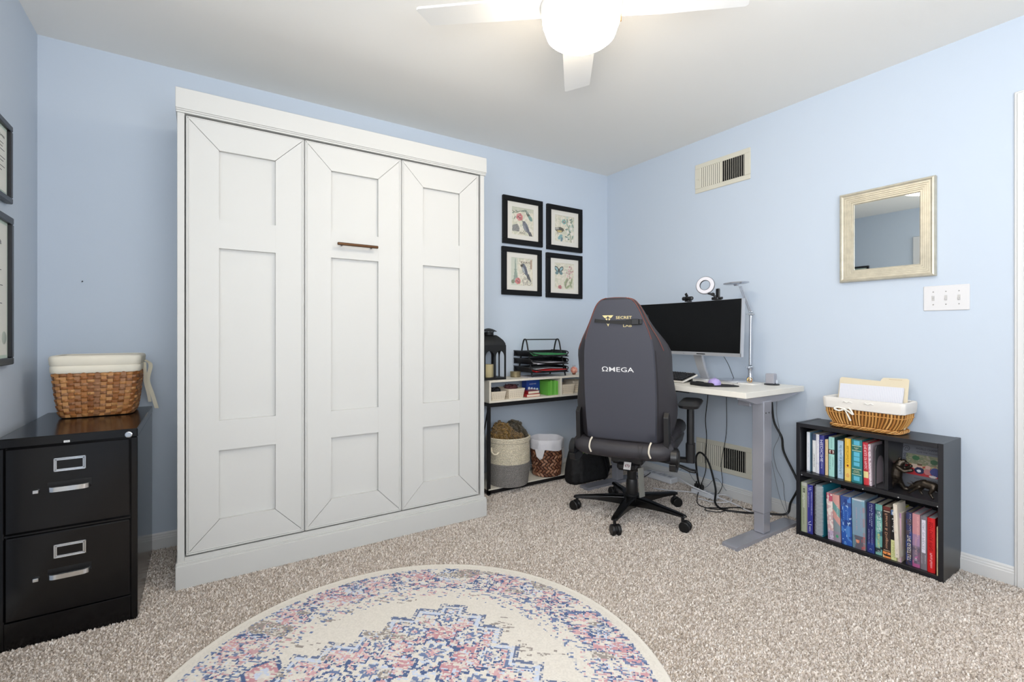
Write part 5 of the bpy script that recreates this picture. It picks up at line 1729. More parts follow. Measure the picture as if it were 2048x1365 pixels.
book(.925, .895, L - .001, z3, .240, .15, (50, 38, 36), 'dark brown fantasy hardback with copper letters and flames at its foot, bottom shelf', lambda P: (P.rect(0, 1, .93, 1, (110, 50, 46)), P.rect(.1, .9, .90, .91, (206, 180, 160)), P.rect(.1, .9, .135, .142, (190, 160, 130)), P.speck((240, 150, 84), .55, 1, P.y < .115, 2.5), P.speck((255, 214, 160), .25, 1, P.y < .10, 2)), [('Faeries & Dragonic', .52, .013, .165, (206, 160, 130), 0)], pages=(190, 176, 156))
book(.893, .871, L - .003, z3, .232, .15, (28, 28, 32), 'black Football guide with a pale yellow lower half, bottom shelf', lambda P: (P.rect(0, 1, .90, 1, (110, 140, 190)), P.ell(.5, .94, .3, .04, (236, 240, 246)), P.rect(0, 1, 0, .40, (228, 230, 166))), [('Football', .70, .013, .062, (240, 240, 240), 0), ('DUMMIES', .20, .013, .07, (190, 196, 130), 0)], hard=False, pages=(190, 184, 164), side=(206, 206, 60))
book(.869, .854, L - .003, z3, .226, .15, (226, 206, 190), 'thin cream paperback with a purple top band, bottom shelf', lambda P: (P.rect(0, 1, .90, 1, (88, 44, 140)), P.rect(.75, 1, 0, 1, (206, 160, 190), .8)), [('HAND OVER HAND', .66, .006, .075, (110, 96, 100), -.1), ('CLARK', .24, .005, .03, (120, 104, 110), 0)], hard=False)
book(.868, .853, L - .030, z3 + .026, .243, .10, (232, 222, 206), 'tall off-white booklet pulled forward between the cream and dark blue books, bottom shelf', mottled([(222, 208, 190)], .3, 4), [('o', .06, .005, None, (120, 110, 100), 0)], hard=False, lean=-2, name='booklet')
book(.838, .816, L + .002, z3, .240, .15, (44, 50, 92), 'dark blue thriller with white slanted capitals, bottom shelf, right of the booklet', lambda P: (P.speck((74, 60, 64), .4, .8, scale=6), P.speck((50, 74, 140), .3, .7, scale=8)), [('LUCY FOLEY', .78, .010, .09, (190, 190, 196), .1), ('THE GUEST LIST', .32, .013, .115, (232, 226, 206), .05)], pages=(110, 104, 90))
book(.814, .787, L + .001, z3, .240, .15, (200, 140, 146), 'rose and violet sunset novel on the bottom shelf', lambda P: (P.rect(0, 1, .0, .62, (150, 128, 168), .8), P.rect(0, 1, 0, .4, (112, 104, 120), .8), P.speck((196, 110, 160), .3, .8, (P.y < .65), 5), P.speck((90, 84, 100), .35, .7, (P.y < .45), 4), P.rect(0, 1, 0, .06, (176, 90, 140))), [('EMILY HENRY', .74, .009, .10, (226, 180, 170), .15), ('HAPPY PLACE', .40, .009, .08, (196, 160, 160), 0), ('41', .15, .010, None, (226, 214, 220), 0)], pages=(176, 178, 186))
book(.785, .762, L + .0, z3, .238, .15, (122, 116, 124), 'grey novel with a long white title panel, bottom shelf', lambda P: (P.rect(.2, .8, .32, .94, (222, 218, 230)),), [('GIRL IN PIECES', .63, .009, .12, (150, 150, 166), 0), ('KATHLEEN', .20, .006, .045, (206, 190, 206), -.2), ('GLASGOW', .20, .006, .04, (206, 196, 206), .2)], pages=(176, 178, 184))
rbk = book(.760, .733, L - .002, z3, .240, .15, (206, 26, 30), 'bright red hardback lettered BEST OFFER WINS at the right of the bottom shelf', None, [('BEST OFFER WINS', .66, .013, .125, (120, 14, 18), 0), ('Marisa Kashino', .22, .009, .065, (244, 190, 196), 0)], pages=(176, 178, 184), side=(140, 16, 20), round_=1.2)
book(.730, .7245, L + .02, z3, .19, .13, (84, 40, 130), 'thin violet booklet between the red hardback and the bookcase side', None, [], hard=False, name='booklet')
book(.7235, .7195, L - .018, z3, .212, .13, (222, 206, 160), 'thin cream booklet against the right side of the bottom shelf', mottled([(200, 180, 130)], .3, 3), [], hard=False, name='booklet')

# photo frame
pf = thing('photo_frame', (2.83, .82, .342), 'grey engraved frame with a crowd photo behind the bronze figures, upper shelf', 'photo frame')
M = Matrix.Translation((2.850, .82, .3425)) @ Matrix.Rotation(R(10), 4, 'Y')
fw, fh = .088, .205
m = MB(M); m.box(0, .008, -fw, fw, 0, fh, .002); m.build('frame', mat('pewter', (112, 114, 122), .45, metal=.3), pf)
P = Paint(64, 46, (140, 140, 110))
P.speck((120, 130, 100), .4, .8, scale=4); P.speck((170, 160, 140), .3, .8, scale=3)
P.rect(0, 1, .2, .52, (186, 176, 130)); P.speck((190, 60, 60), .45, .9, (P.y < .55) & (P.y > .1), 5)
P.rect(0, 1, 0, .3, (190, 44, 52))
for x, y, r, c in ((.27, .82, .10, (60, 110, 70)), (.75, .74, .10, (60, 100, 66)), (.1, .36, .12, (196, 40, 40)), (.92, .25, .10, (200, 40, 44)), (.25, .42, .1, (226, 200, 180))): P.ell(x, y, r, r * 1.1, c)
P.ell(.38, .42, .075, .11, (222, 178, 160)); P.ell(.38, .52, .07, .05, (110, 84, 60)); P.ell(.38, .24, .13, .16, (34, 42, 84)); P.ell(.37, .22, .06, .06, (236, 236, 240))
P.ell(.60, .45, .07, .10, (222, 180, 164)); P.ell(.60, .24, .10, .14, (206, 130, 130)); P.ell(.80, .28, .14, .2, (64, 70, 140)); P.ell(.74, .06, .1, .06, (226, 214, 210))
m = MB(M); m.raster((-.0006, .070, .062), (0, -.142, 0), (0, 0, .098), P.A)
m.rgb(240, 240, 244).text('32', (-.0012, .070 - .142 * .38, .062 + .098 * .22), (0, -1, 0), (0, 0, 1), .010)
m.build('photo', vcs, pf)
m = MB(M).rgb(52, 52, 60)
m.text('WORLD CHAMPS', (-.0006, -.008, .188), (0, -1, 0), (0, 0, 1), .009, .085)
m.text('GAME TIME TOUCHDOWN', (-.0006, -.020, .172), (0, -1, 0), (0, 0, 1), .006, .10)
m.text('FOOTBALL SEASON', (-.0006, -.01, .048), (0, -1, 0), (0, 0, 1), .007, .085)
m.text('THREE POINTS', (-.0006, -.01, .034), (0, -1, 0), (0, 0, 1), .006, .06)
for (y, z, r) in ((.070, .182, .012), (.072, .150, .008), (.075, .128, .007), (.072, .108, .009), (-.072, .185, .010)):
    m.tube([(-.0004, y + r * math.cos(a), z + r * math.sin(a)) for a in np.linspace(0, 5.8, 12)], .0009, n=5, k=2)
    m.tube([(-.0004, y - r * .6, z - r * .3), (-.0004, y, z + r * .5), (-.0004, y + r * .5, z - r * .4)], .0008, n=5, k=2)
m.build('engraving', vc, pf)

# bronze figures
brz = mat('dark_bronze', (74, 66, 58), .32, metal=.75, vary=(60, .4), bump=(120, .4, .003))


def blob(name, caps, M, label, cat, vox=.0022):
    m = MB(M)
    for p0, p1, r0, r1 in caps:
        p0 = Vector(p0); p1 = Vector(p1); n = 6
        rg = []
        d = (p1 - p0); d = d.normalized() if d.length > 1e-6 else Vector((0, 0, 1)); u = d.orthogonal().normalized(); v = d.cross(u)
        L_ = (p1 - p0).length
        prof = [(r0 * math.sin(a), -r0 * math.cos(a)) for a in np.linspace(.15, math.pi / 2, 4)] + [(r1 * math.cos(a), L_ + r1 * math.sin(a)) for a in np.linspace(0, math.pi / 2 - .15, 4)]
        for rr_, s_ in prof: rg.append([tuple(p0 + d * s_ + (u * math.cos(2 * math.pi * k / 12) + v * math.sin(2 * math.pi * k / 12)) * rr_) for k in range(12)])
        m.rings(rg, True, True, True)
    o = m.build(name, brz)
    r = o.modifiers.new('r', 'REMESH'); r.mode = 'VOXEL'; r.voxel_size = vox; r.use_smooth_shade = True
    s = o.modifiers.new('s', 'SMOOTH'); s.iterations = 3; s.factor = .6
    return tag(o, label, cat)


# rearing bear, facing right (-y)
M = Matrix.Translation((2.765, .885, .3425)) @ Matrix.Rotation(R(8), 4, 'Z')
blob('bear_figurine', [
    ((0, .030, .010), (0, .014, .040), .012, .014), ((0, .014, .040), (0, .010, .068), .016, .024), ((.012, -.020, .006), (.01, -.004, .034), .009, .012), ((.01, -.004, .034), (.005, .006, .060), .013, .020),
    ((0, .036, .006), (0, .024, .006), .009, .008), ((.012, -.032, .006), (.012, -.020, .006), .007, .009),
    ((0, .010, .068), (0, .004, .104), .026, .022), ((0, .004, .104), (0, -.006, .126), .020, .016), ((0, -.006, .128), (0, -.020, .136), .0155, .011), ((0, -.022, .134), (0, -.036, .128), .009, .0055),
    ((.010, -.004, .146), (.010, -.004, .149), .0045, .0045), ((-.010, -.004, .146), (-.010, -.004, .149), .0045, .0045),
    ((-.016, .0, .108), (-.022, -.024, .094), .010, .008), ((-.022, -.024, .094), (-.016, -.050, .104), .008, .0085),
    ((.016, .0, .108), (.022, -.022, .100), .010, .008), ((.022, -.022, .100), (.018, -.042, .116), .008, .008)],
     M, 'bronze rearing bear figurine on the upper shelf, left of the bull', 'figurine')
# charging bull, head low toward +y
M = Matrix.Translation((2.740, .780, .3425)) @ Matrix.Rotation(R(-8), 4, 'Z') @ Matrix.Scale(.82, 4)
blob('bull_figurine', [
    ((0, -.040, .066), (0, .0, .070), .024, .022), ((0, .0, .070), (0, .030, .058), .024, .020), ((0, .030, .058), (0, .052, .044), .018, .013), ((0, .052, .044), (0, .072, .026), .013, .008),
    ((.010, .052, .052), (.020, .066, .058), .004, .003), ((.020, .066, .058), (.018, .080, .064), .003, .0012), ((-.010, .052, .052), (-.020, .066, .058), .004, .003), ((-.020, .066, .058), (-.018, .080, .064), .003, .0012),
    ((-.014, .020, .050), (-.016, .044, .026), .011, .007), ((-.016, .044, .026), (-.016, .062, .006), .006, .005), ((-.016, .062, .005), (-.016, .070, .005), .006, .005),
    ((.014, .014, .050), (.016, .030, .022), .011, .007), ((.016, .030, .022), (.016, .018, .006), .006, .0055),
    ((-.014, -.044, .058), (-.016, -.030, .030), .014, .008), ((-.016, -.030, .030), (-.016, -.044, .006), .007, .006), ((.014, -.050, .058), (.016, -.066, .032), .014, .008), ((.016, -.066, .032), (.016, -.074, .006), .007, .006),
    ((0, -.062, .074), (0, -.080, .088), .004, .003), ((0, -.080, .088), (0, -.074, .104), .003, .003), ((0, -.074, .104), (0, -.066, .108), .005, .003)],
     M, 'bronze charging bull figurine with lowered head on the upper shelf, right side', 'figurine')

# ------------------------------------------------------------------ wicker basket on the bookcase
wc_ = (2.795, 1.018)
wk = thing('wicker_basket', (wc_[0], wc_[1], SZ), 'honey wicker basket with white cloth liner and bow, on the black bookcase', 'basket')
zb, H = SZ, .150


def wprof(t, s):
    """t height 0..1"""
    if t < .55: k = .86 + .14 * (t / .55)
    else: k = 1.0 - .0 * t
    k = .84 + .16 * math.sin(min(t / .62, 1) * math.pi / 2)
    return perim(wc_, .080 * k, .163 * k + .004, .03)(s)


rods = 64
for gi, (cols, off) in enumerate((([(206, 152, 84), (188, 130, 66), (224, 176, 110)], 0),)):
    m = MB()
    for j in range(rods):
        s = j / rods
        m.rgb(random.choice(cols))
        for dd in (-.0018, .0018):
            pts = []
            for i in range(7):
                t_ = i / 6
                p, n_ = wprof(t_, s + dd)
                tg = Vector((-n_.y, n_.x, 0)) * (.0015 * math.sin(t_ * 5 + j))
                pts.append((*(p + tg).xy, zb + .022 + (H - .04) * t_))
            m.tube(pts, .0019, n=5, k=1, smooth=False)
    m.build('upright_canes', mat('vc_cane', vc=True, rough=.4), wk)
m = MB().rgb(120, 78, 36)
rg = []
for t_ in (0, .25, .5, .75, 1):
    rg.append([(*(wprof(t_, k / 60)[0] - wprof(t_, k / 60)[1] * .005).xy, zb + .012 + (H - .03) * t_) for k in range(60)])
m.rings(rg, True, False, True); m.build('inner_wall', vc, wk)
m = MB()
for ph in (0, math.pi):
    m.rgb(212, 160, 92) if ph == 0 else m.rgb(196, 142, 76)
    pts = []
    for k in range(rods * 2):
        p, n_ = wprof(.50, k / (rods * 2)); d = .0035 * math.sin(math.pi * k + ph + math.pi / 2) if 0 else .003 * math.cos(math.pi * k + ph)
        pts.append((*(p + n_ * d).xy, zb + .078 + .0015 * math.sin(k + ph)))
    m.tube(pts, .0016, n=5, k=2, closed=True)
m.build('waist_twist', MATS['vc_cane'], wk)
m = MB()
for q_ in range(5):
    m.rgb(*((214, 160, 92), (190, 134, 70), (226, 178, 112), (170, 116, 58), (206, 150, 84))[q_])
    pts = []
    for k in range(110):
        p, n_ = wprof(.02, k / 110); a = 2 * math.pi * k / 110 * 13 + q_ * 1.257
        pts.append((*(p + n_ * (.004 + .006 * math.cos(a))).xy, zb + .0105 + .007 * math.sin(a)))
    m.tube(pts, .0026, n=6, k=2, closed=True)
m.build('braided_foot', MATS['vc_cane'], wk)
m = MB().rgb(228, 224, 218); rg = []
for (e, z) in ((.004, .098), (.008, .101), (.010, .125), (.011, .146), (.009, .152), (.003, .154), (-.006, .150), (-.012, .12), (-.014, .05)):
    rg.append([(wc_[0] + x + .0012 * math.sin(17 * i), wc_[1] + y, zb + z + .0012 * math.sin(3.1 * i)) for i, (x, y) in enumerate(rrect(.080 + e, .165 + e, .026, 7))])
m.rings(rg, False, True, True); m.build('cloth_liner', mat('vc_linen', vc=True, rough=.9, bump=(40, .35, .004)), wk)
m = MB().rgb(240, 237, 228); bxx = wc_[0] - .093
for sg, ln_ in ((1, .042), (-1, .040)):
    y0 = 1.085
    m.tube([(bxx, y0, zb + .100), (bxx - .008, y0 + sg * ln_ * .6, zb + .106), (bxx - .009, y0 + sg * ln_, zb + .098 - (.02 if sg < 0 else 0)), (bxx - .008, y0 + sg * ln_ * .55, zb + .090), (bxx, y0, zb + .098)], .0042, n=7)
m.ell((bxx - .004, 1.085, zb + .099), (.006, .008, .006), 10, 6)
m.tube([(bxx - .002, 1.084, zb + .097), (bxx - .006, 1.070, zb + .075), (bxx - .002, 1.058, zb + .045)], [.003, .004, .0045], n=7)
m.build('bow', vcf, wk)
m = MB().rgb(244, 242, 236)
for yy in (1.075, .985):
    m.tube([(bxx + .001, yy - .022, zb + .134), (bxx - .002, yy - .01, zb + .140), (bxx - .002, yy, zb + .134), (bxx - .002, yy + .012, zb + .139), (bxx + .001, yy + .02, zb + .132)], .0022, n=6)
m.build('embroidery', vcf, wk)
# folder and papers in it
M = Matrix.Translation((2.800, 1.018, SZ + .02)) @ Matrix.Rotation(R(14), 4, 'Y')
fo = thing('manila_folder', (2.80, 1.018, SZ + .02), 'manila folder with a right-hand tab standing in the wicker basket', 'folder')
m = MB(M).rgb(222, 210, 184)
pl_ = [(-.150, 0), (.146, 0), (.146, .232), (.140, .240)] + [(.03, .240), (.024, .232)]
pl_ = [(.150, 0), (.150, .225), (.142, .234), (-.030, .226), (-.036, .238), (-.042, .244), (-.138, .246), (-.146, .240), (-.148, 0)]
m.prism([(y, z) for y, z in pl_], 0, .0012, M=basis((0, 0, 0), (0, 1, 0), (0, 0, 1)))
m.build('folder_back', vc, fo)
m = MB(M).rgb(190, 170, 130)
for k in range(9): m.box(-.0006, 0, -.070 - k * .006, -.066 - k * .006, .2365, .2385)
m.build('tab_writing', vc, fo)
pp = thing('lined_paper', (2.79, 1.03, SZ + .02), 'stack of white lined paper in front of the manila folder in the basket', 'paper')
m = MB(M).rgb(226, 226, 232); m.box(-.016, -.004, -.132, .140, 0, .198, .001); m.build('sheets', vc, pp)
m = MB(M).rgb(180, 186, 206)
for k in range(38): m.box(-.0163, -.016, -.128 + k * .007, -.1275 + k * .007, .05, .196)
m.build('rulings', vc, pp)

# ------------------------------------------------------------------ gaming chair (local frame: x forward, y left)
CRX, CRY = 2.155, 1.986
ch = thing('office_chair', (CRX, CRY, 0), 'large dark grey high-backed gaming chair on a five-star caster base, turned toward the desk', 'chair', rz=R(30))
lea = mat('chair_leather', (66, 67, 76), .50, bump=(500, .12, .001), spec=.4)
lea2 = mat('chair_leather_side', (52, 50, 54), .48, bump=(500, .12, .001), spec=.4)
blp = mat('chair_plastic', (20, 20, 22), .38)


def bx_(z): return -.272 - (z - .5) * .135
prof = [  # z, panel half, wing half, wing forward, depth
    (.497, .182, .215, .060, .10), (.505, .188, .245, .080, .13), (.56, .190, .268, .105, .16), (.64, .193, .287, .12, .17), (.73, .195, .284, .12, .165), (.84, .194, .262, .115, .15),
    (.92, .191, .262, .11, .145), (.99, .187, .266, .10, .14), (1.05, .178, .228, .085, .125), (1.10, .162, .188, .07, .115), (1.15, .142, .158, .06, .11), (1.20, .122, .134, .055, .105), (1.235, .104, .114, .05, .10), (1.258, .082, .090, .05, .09), (1.268, .052, .058, .05, .07)]
rg = []
for z, p, wg, fw_, dp in prof:
    x0 = bx_(z)
    half = [(x0, 0), (x0, p * .6), (x0 + .001, p * .93), (x0 + .006, p), (x0 + .018, p + .010), (x0 + fw_ * .62, p + (wg - p) * .72), (x0 + fw_, wg - .004), (x0 + fw_ + .022, wg), (x0 + fw_ + .045, wg - .016), (x0 + dp + .01, wg - .048), (x0 + dp * .80, wg * .62), (x0 + dp * .72, wg * .3), (x0 + dp * .70, 0)]
    ring = [(x, y, z) for x, y in half] + [(x, -y, z) for x, y in half[1:-1][::-1]]
    rg.append(ring)
m = MB(); m.rings(rg, True, True, True)
bk_ = m.build('backrest', lea2, ch, world=False, angle=50, sub=1)
# flat rear panel slightly proud of the shell
m = MB(); rg = []
for z, p, wg, fw_, dp in prof[:-1]:
    x0 = bx_(z)
    z_ = min(max(z, .503), 1.262)
    rg.append([(x0 - .0035, y, z_) for y in np.linspace(-p + .004, p - .004, 9)] + [(x0 + .008, p + .001, z_), (x0 + .008, -p - .001, z_)])
rg = [r_[:9] + r_[9:] for r_ in rg]
m.rings(rg, True, True, True); m.build('rear_panel', lea, bk_, world=False, angle=60)
# seams and piping
rust = mat('rust_piping', (120, 62, 48), .6)
for sg in (-1, 1):
    m = MB()
    pts = [(bx_(z) + .001, sg * (p - .001), z) for z, p, *_ in prof if z >= 1.04]
    m.tube(pts, .0022, n=6, k=3)
    pts = [(bx_(z) + fw_ * .45, sg * (p + (wg - p) * .5 + .004), z) for z, p, wg, fw_, dp in prof if z >= .98]
    m.tube(pts, .0018, n=6, k=3)
    m.build('piping', rust, bk_, world=False)
m = MB(); m.tube([(bx_(1.258) + .002, .080, 1.259), (bx_(1.268) + .006, .05, 1.267), (bx_(1.268) + .006, 0, 1.2695), (bx_(1.268) + .006, -.05, 1.267), (bx_(1.258) + .002, -.080, 1.259)], .002, n=6)
m.build('piping', rust, bk_, world=False)
m = MB()
m.tube([(bx_(z) + .012, sg_ * (p + .007), z) for sg_ in (-1,) for z, p, *_ in prof if z < 1.0], .0016, n=5, k=3)
m.build('seam', mat('seam_dark', (30, 29, 32), .7), bk_, world=False)
# lettering
t8 = math.atan(.135); upv = Vector((-math.sin(t8), 0, math.cos(t8)))
ltm = mat('print_white', (226, 226, 226), .5)
gold_p = mat('print_gold', (222, 206, 150), .45)
m = MB(); m.text('\u03A9MEGA', (bx_(.888) - .0042, .002, .888), (0, -1, 0), upv, .027, .172, bold=.004); m.build('lettering', ltm, bk_, world=False)
zz = 1.158
m = MB(); m.text('SECRET', (bx_(1.163) - .0045, -.040, 1.164), (0, -1, 0), upv, .015, .084, bold=.01); m.text('LAB', (bx_(1.122) - .0045, -.058, 1.122), (0, -1, 0), upv, .015, .046, bold=.01)
m.build('lettering', gold_p, bk_, world=False)
m = MB(); E0 = (bx_(1.155) - .0045, .045, 1.155)
M = basis(E0, Vector((0, -1, 0)), upv)
m.prism([(-.030, .022), (.030, .022), (.018, .008), (.010, .008), (.0, .018), (-.010, .008), (-.018, .008)], 0, .0006, M=M)
m.prism([(-.008, -.020), (.0, -.038), (.008, -.020), (0, -.026)], 0, .0006, M=M)
m.prism([(-.014, .004), (-.004, -.012), (-.003, .006)], 0, .0006, M=M); m.prism([(.014, .004), (.004, -.012), (.003, .006)], 0, .0006, M=M)
m.build('emblem', gold_p, bk_, world=False)
# head pillow strap
m = MB()
N_ = 20; rgs = []
for i in range(N_ + 1):
    t = i / N_; y = .142 - .290 * t; z = 1.152 - .012 * t - .006 * math.sin(math.pi * t)
    hw_ = .011 + (.004 if t > .68 else 0) - .003 * math.sin(math.pi * min(t / .6, 1))
    xx = bx_(z) - .006 - .004 * math.sin(math.pi * t) + (.03 * ((t - .93) / .07) if t > .93 else 0) + (.03 * ((.07 - t) / .07) if t < .07 else 0)
    rgs.append([(xx, y, z - hw_), (xx, y, z + hw_), (xx + .0015, y, z + hw_), (xx + .0015, y, z - hw_)])
m.rings(rgs, True, True, False); st_ = m.build('head_strap', mat('strap_black', (26, 26, 27), .7), bk_, world=False)
m = MB(); m.box(bx_(1.14) - .013, bx_(1.14) - .006, -.118, -.080, 1.126, 1.155, .002); m.box(bx_(1.14) - .014, bx_(1.14) - .006, -.136, -.121, 1.128, 1.153, .002)
m.build('buckle', blp, st_, world=False)
m = MB(); m.rings([[(bx_(1.13) + .125 + x * a, y * a, 1.135 + k) for x, y in rrect(.045, .145, .04, 5)] for k, a in ((-.06, .7), (-.045, .95), (0, 1.02), (.045, .95), (.06, .7))], True, True, True)
m.build('head_pillow', mat('pillow_black', (14, 14, 15), .9), ch, world=False)
# seat
m = MB(); rg = []
for z, hx, hy, dx in ((.395, .20, .20, -.02), (.402, .235, .235, -.01), (.43, .252, .262, 0), (.47, .255, .272, 0), (.495, .248, .262, .0), (.505, .22, .23, 0)):
    rg.append([(x + dx + .015, y, z) for x, y in rrect(hx, hy, .07, 6)])
m.rings(rg, True, True, True)
m.build('seat', lea2, ch, world=False, angle=60)
m = MB(); m.tube([(-.222, .245, .455), (-.262, .20, .450), (-.272, .1, .447), (-.274, 0, .446), (-.272, -.1, .447), (-.262, -.20, .450), (-.222, -.245, .455)], .047, n=18)
m.build('seat_rear_roll', lea2, ch, world=False)
# side bolsters of the seat
for sg in (-1, 1):
    m = MB(); m.tube([(-.16, sg * .235, .50), (-.02, sg * .245, .515), (.14, sg * .245, .525), (.25, sg * .235, .505)], [.03, .04, .042, .028], n=14)
    m.build('seat_bolster', lea2, ch, world=False)
# recline hinges
for sg in (-1, 1):
    m = MB()
    m.cyl((-.235, sg * .262, .425), (-.235, sg * .292, .425), .052, .050, n=30)
    m.cyl((-.235, sg * .292, .425), (-.235, sg * .298, .425), .043, .040, n=30)
    m.prism([(-.29, .40), (-.18, .40), (-.14, .365), (-.22, .345), (-.285, .365)], -.016, .016, M=basis((0, sg * .272, 0), (1, 0, 0), (0, 0, 1)))
    m.prism([(-.272, .43), (-.195, .45), (-.215, .63), (-.262, .665), (-.286, .64)], -.012, .012, M=basis((0, sg * .240, 0), (1, 0, 0), (0, 0, 1)))
    m.build('recline_hinge', blp, ch, world=False, bevel=.003)
# armrests
for sg in (-1, 1):
    ar = MB(); y0 = .270 if sg > 0 else -.330; ax = .08 if sg > 0 else 0
    rg = []
    for z, a, b_ in ((.668, .11, .038), (.676, .134, .052), (.692, .140, .057), (.702, .128, .050), (.707, .10, .036)):
        rg.append([(x + .005 + ax, y + y0, z - .10 * max(0, abs(x) - .08)) for x, y in rrect(a, b_, .035, 6)])
    ar.rings(rg, True, True, True)
    pad = ar.build('armrest_pad', mat('pad_pu', (28, 28, 30), .42), ch, world=False)
    m = MB(); m.rings([[(x - .005 + ax, y + y0, z) for x, y in rrect(.027, .019, .014, 5)] for z in (.44, .66)], True, True, True)
    m.box(-.03 + ax, .045 + ax, y0 - .02, y0 + .02, .652, .670, .003)
    m.build('armrest_post', blp, pad, world=False)
    m = MB(); m.rings([[(x - .005 + ax, y + y0, z) for x, y in rrect(.034, .024, .016, 5)] for z in (.355, .46)], True, True, True)
    m.box(-.034 + ax, .030 + ax, min(sg * .10, y0), max(sg * .10, y0), .352, .372, .004)
    m.build('armrest_bracket', blp, ch, world=False)
    m = MB(); m.box(.026 + ax, .031 + ax, y0 - .012, y0 + .012, .452, .466, .001); m.build('chrome_clip', chrome, pad, world=False)
# mechanism
m = MB(); m.box(-.14, .13, -.09, .09, .330, .385, .012); m.box(-.16, .02, -.052, .052, .300, .345, .012)
m.lathe([(.030, .262), (.048, .268), (.050, .30), (.046, .335)], (0, 0, 0), 28)
m.build('tilt_mechanism', blp, ch, world=False)
m = MB(); m.prism([(-.02, -.022), (.02, -.022), (.02, .022), (-.02, .022)], 0, .001, M=basis((-.1605, -.010, .331), (0, -1, 0), Vector((.5, 0, .86))))
lb = m.build('warning_label', mat('label_white', (226, 222, 220), .6), ch, world=False)
m = MB(); m.text('(!)', (-.1612, -.010, .331), (0, -1, 0), Vector((.5, 0, .86)), .018, .026, bold=.02, depth=.0012); m.build('label_print', mat('label_red', (110, 40, 44), .6), lb, world=False)
# levers
m = MB(); m.tube([(-.02, -.08, .35), (-.03, -.20, .345), (-.02, -.26, .335)], .008); m.rings([[(-.02 + x, y, z + zz_) for x, zz_ in rrect(a, .007, .006, 3)] for y, a, z in ((-.25, .012, .335), (-.29, .018, .325), (-.33, .024, .310), (-.355, .022, .308), (-.365, .010, .308))], True, True, True)
m.build('tilt_lever', blp, ch, world=False)
# gas column
m = MB(); m.lathe([(.026, .20), (.0275, .21), (.0275, .275)], (0, 0, 0), 28); m.lathe([(.034, .118), (.036, .125), (.0325, .205), (.029, .215)], (0, 0, 0), 28); m.lathe([(.040, .095), (.041, .102), (.040, .125), (.035, .13)], (0, 0, 0), 28)
m.build('gas_column', blp, ch, world=False)
m = MB(); m.lathe([(.024, .045), (.026, .05), (.026, .10)], (0, 0, 0), 24); m.lathe([(.050, .070), (.058, .078), (.058, .112), (.046, .120)], (0, 0, 0), 28)
m.build('base_hub', blp, ch, world=False)
for k in range(5):
    a = R(62.5 + 72 * k - 30)
    M = Matrix.Rotation(a, 4, 'Z')
    m = MB(M)
    rg = []
    for x, hw_, z0, z1 in ((.035, .036, .066, .118), (.12, .030, .074, .114), (.22, .024, .080, .104), (.31, .020, .080, .096), (.335, .018, .078, .092), (.345, .010, .080, .088)):
        rg.append([(x, -hw_, z0), (x, hw_, z0), (x, hw_ * .92, z1 - .006), (x, hw_ * .5, z1), (x, -hw_ * .5, z1), (x, -hw_ * .92, z1 - .006)])
    m.rings(rg, True, True, False)
    m.build('base_leg', mat('base_gloss', (12, 12, 13), .22), ch, world=False, bevel=.0015)
    c = MB(M)
    tw = R((20, -30, 40, 10, -15)[k])
    Mc = M @ Matrix.Translation((.325, 0, 0)) @ Matrix.Rotation(tw, 4, 'Z')
    c = MB(Mc)
    for sg in (-1, 1):
        c.lathe([(.006, -.011), (.025, -.010), (.029, -.006), (.030, 0), (.029, .007), (.026, .010), (.008, .0105)], M=basis((.014, sg * .0155, .030), (1, 0, 0), (0, 0, 1)), n=26)
    c.cyl((.014, -.02, .030), (.014, .02, .030), .006, n=12)
    c.rings([[(.014 + .020 * math.cos(t_) , y, .030 + .024 * math.sin(t_)) for t_ in np.linspace(-.2, math.pi + .2, 12)] for y in (-.006, .006)], True, True, True)
    c.cyl((0, 0, .045), (0, 0, .082), .0085, n=12)
    c.build('caster', mat('caster_black', (16, 16, 17), .45), ch, world=False)
# white cords looped round the seat back and the hanging tag
wcord = mat('cord_white', (214, 206, 190), .8)
for y, z_ in ((.155, .0), (-.165, .0)):
    m = MB(); m.tube([(-.290, y, .503), (-.312, y + .004, .486), (-.321, y + .006, .455), (-.315, y - .002, .428)], .0048, n=8)
    m.build('tie_cord', wcord, ch, world=False)
m = MB(); m.tube([(-.300, -.125, .495), (-.326, -.122, .46), (-.328, -.120, .40), (-.324, -.118, .372)], .0012, n=5); m.tube([(-.300, -.100, .495), (-.326, -.108, .46), (-.328, -.115, .40), (-.324, -.118, .372)], .0012, n=5)
m.build('tag_string', blp, ch, world=False)
m = MB(); m.box(-.003, .003, -.020, .020, -.150, 0, .001, M=Matrix.Translation((-.324, -.118, .374)) @ Matrix.Rotation(R(62), 4, 'Z') @ Matrix.Rotation(R(4), 4, 'Y'))
m.build('hang_tag', mat('tag_grey', (110, 110, 104), .6), ch, world=False)

# ------------------------------------------------------------------ cables and power strips
cb = mat('cable_black', (14, 14, 16), .45); cg_ = mat('cable_grey', (120, 124, 132), .5); cw = mat('cable_white', (222, 222, 226), .45)


def cable(pts, r, m_, label, name='cable'):
    return tag(MB().tube(pts, r, n=8, k=6).build(name, m_), label, 'cable')


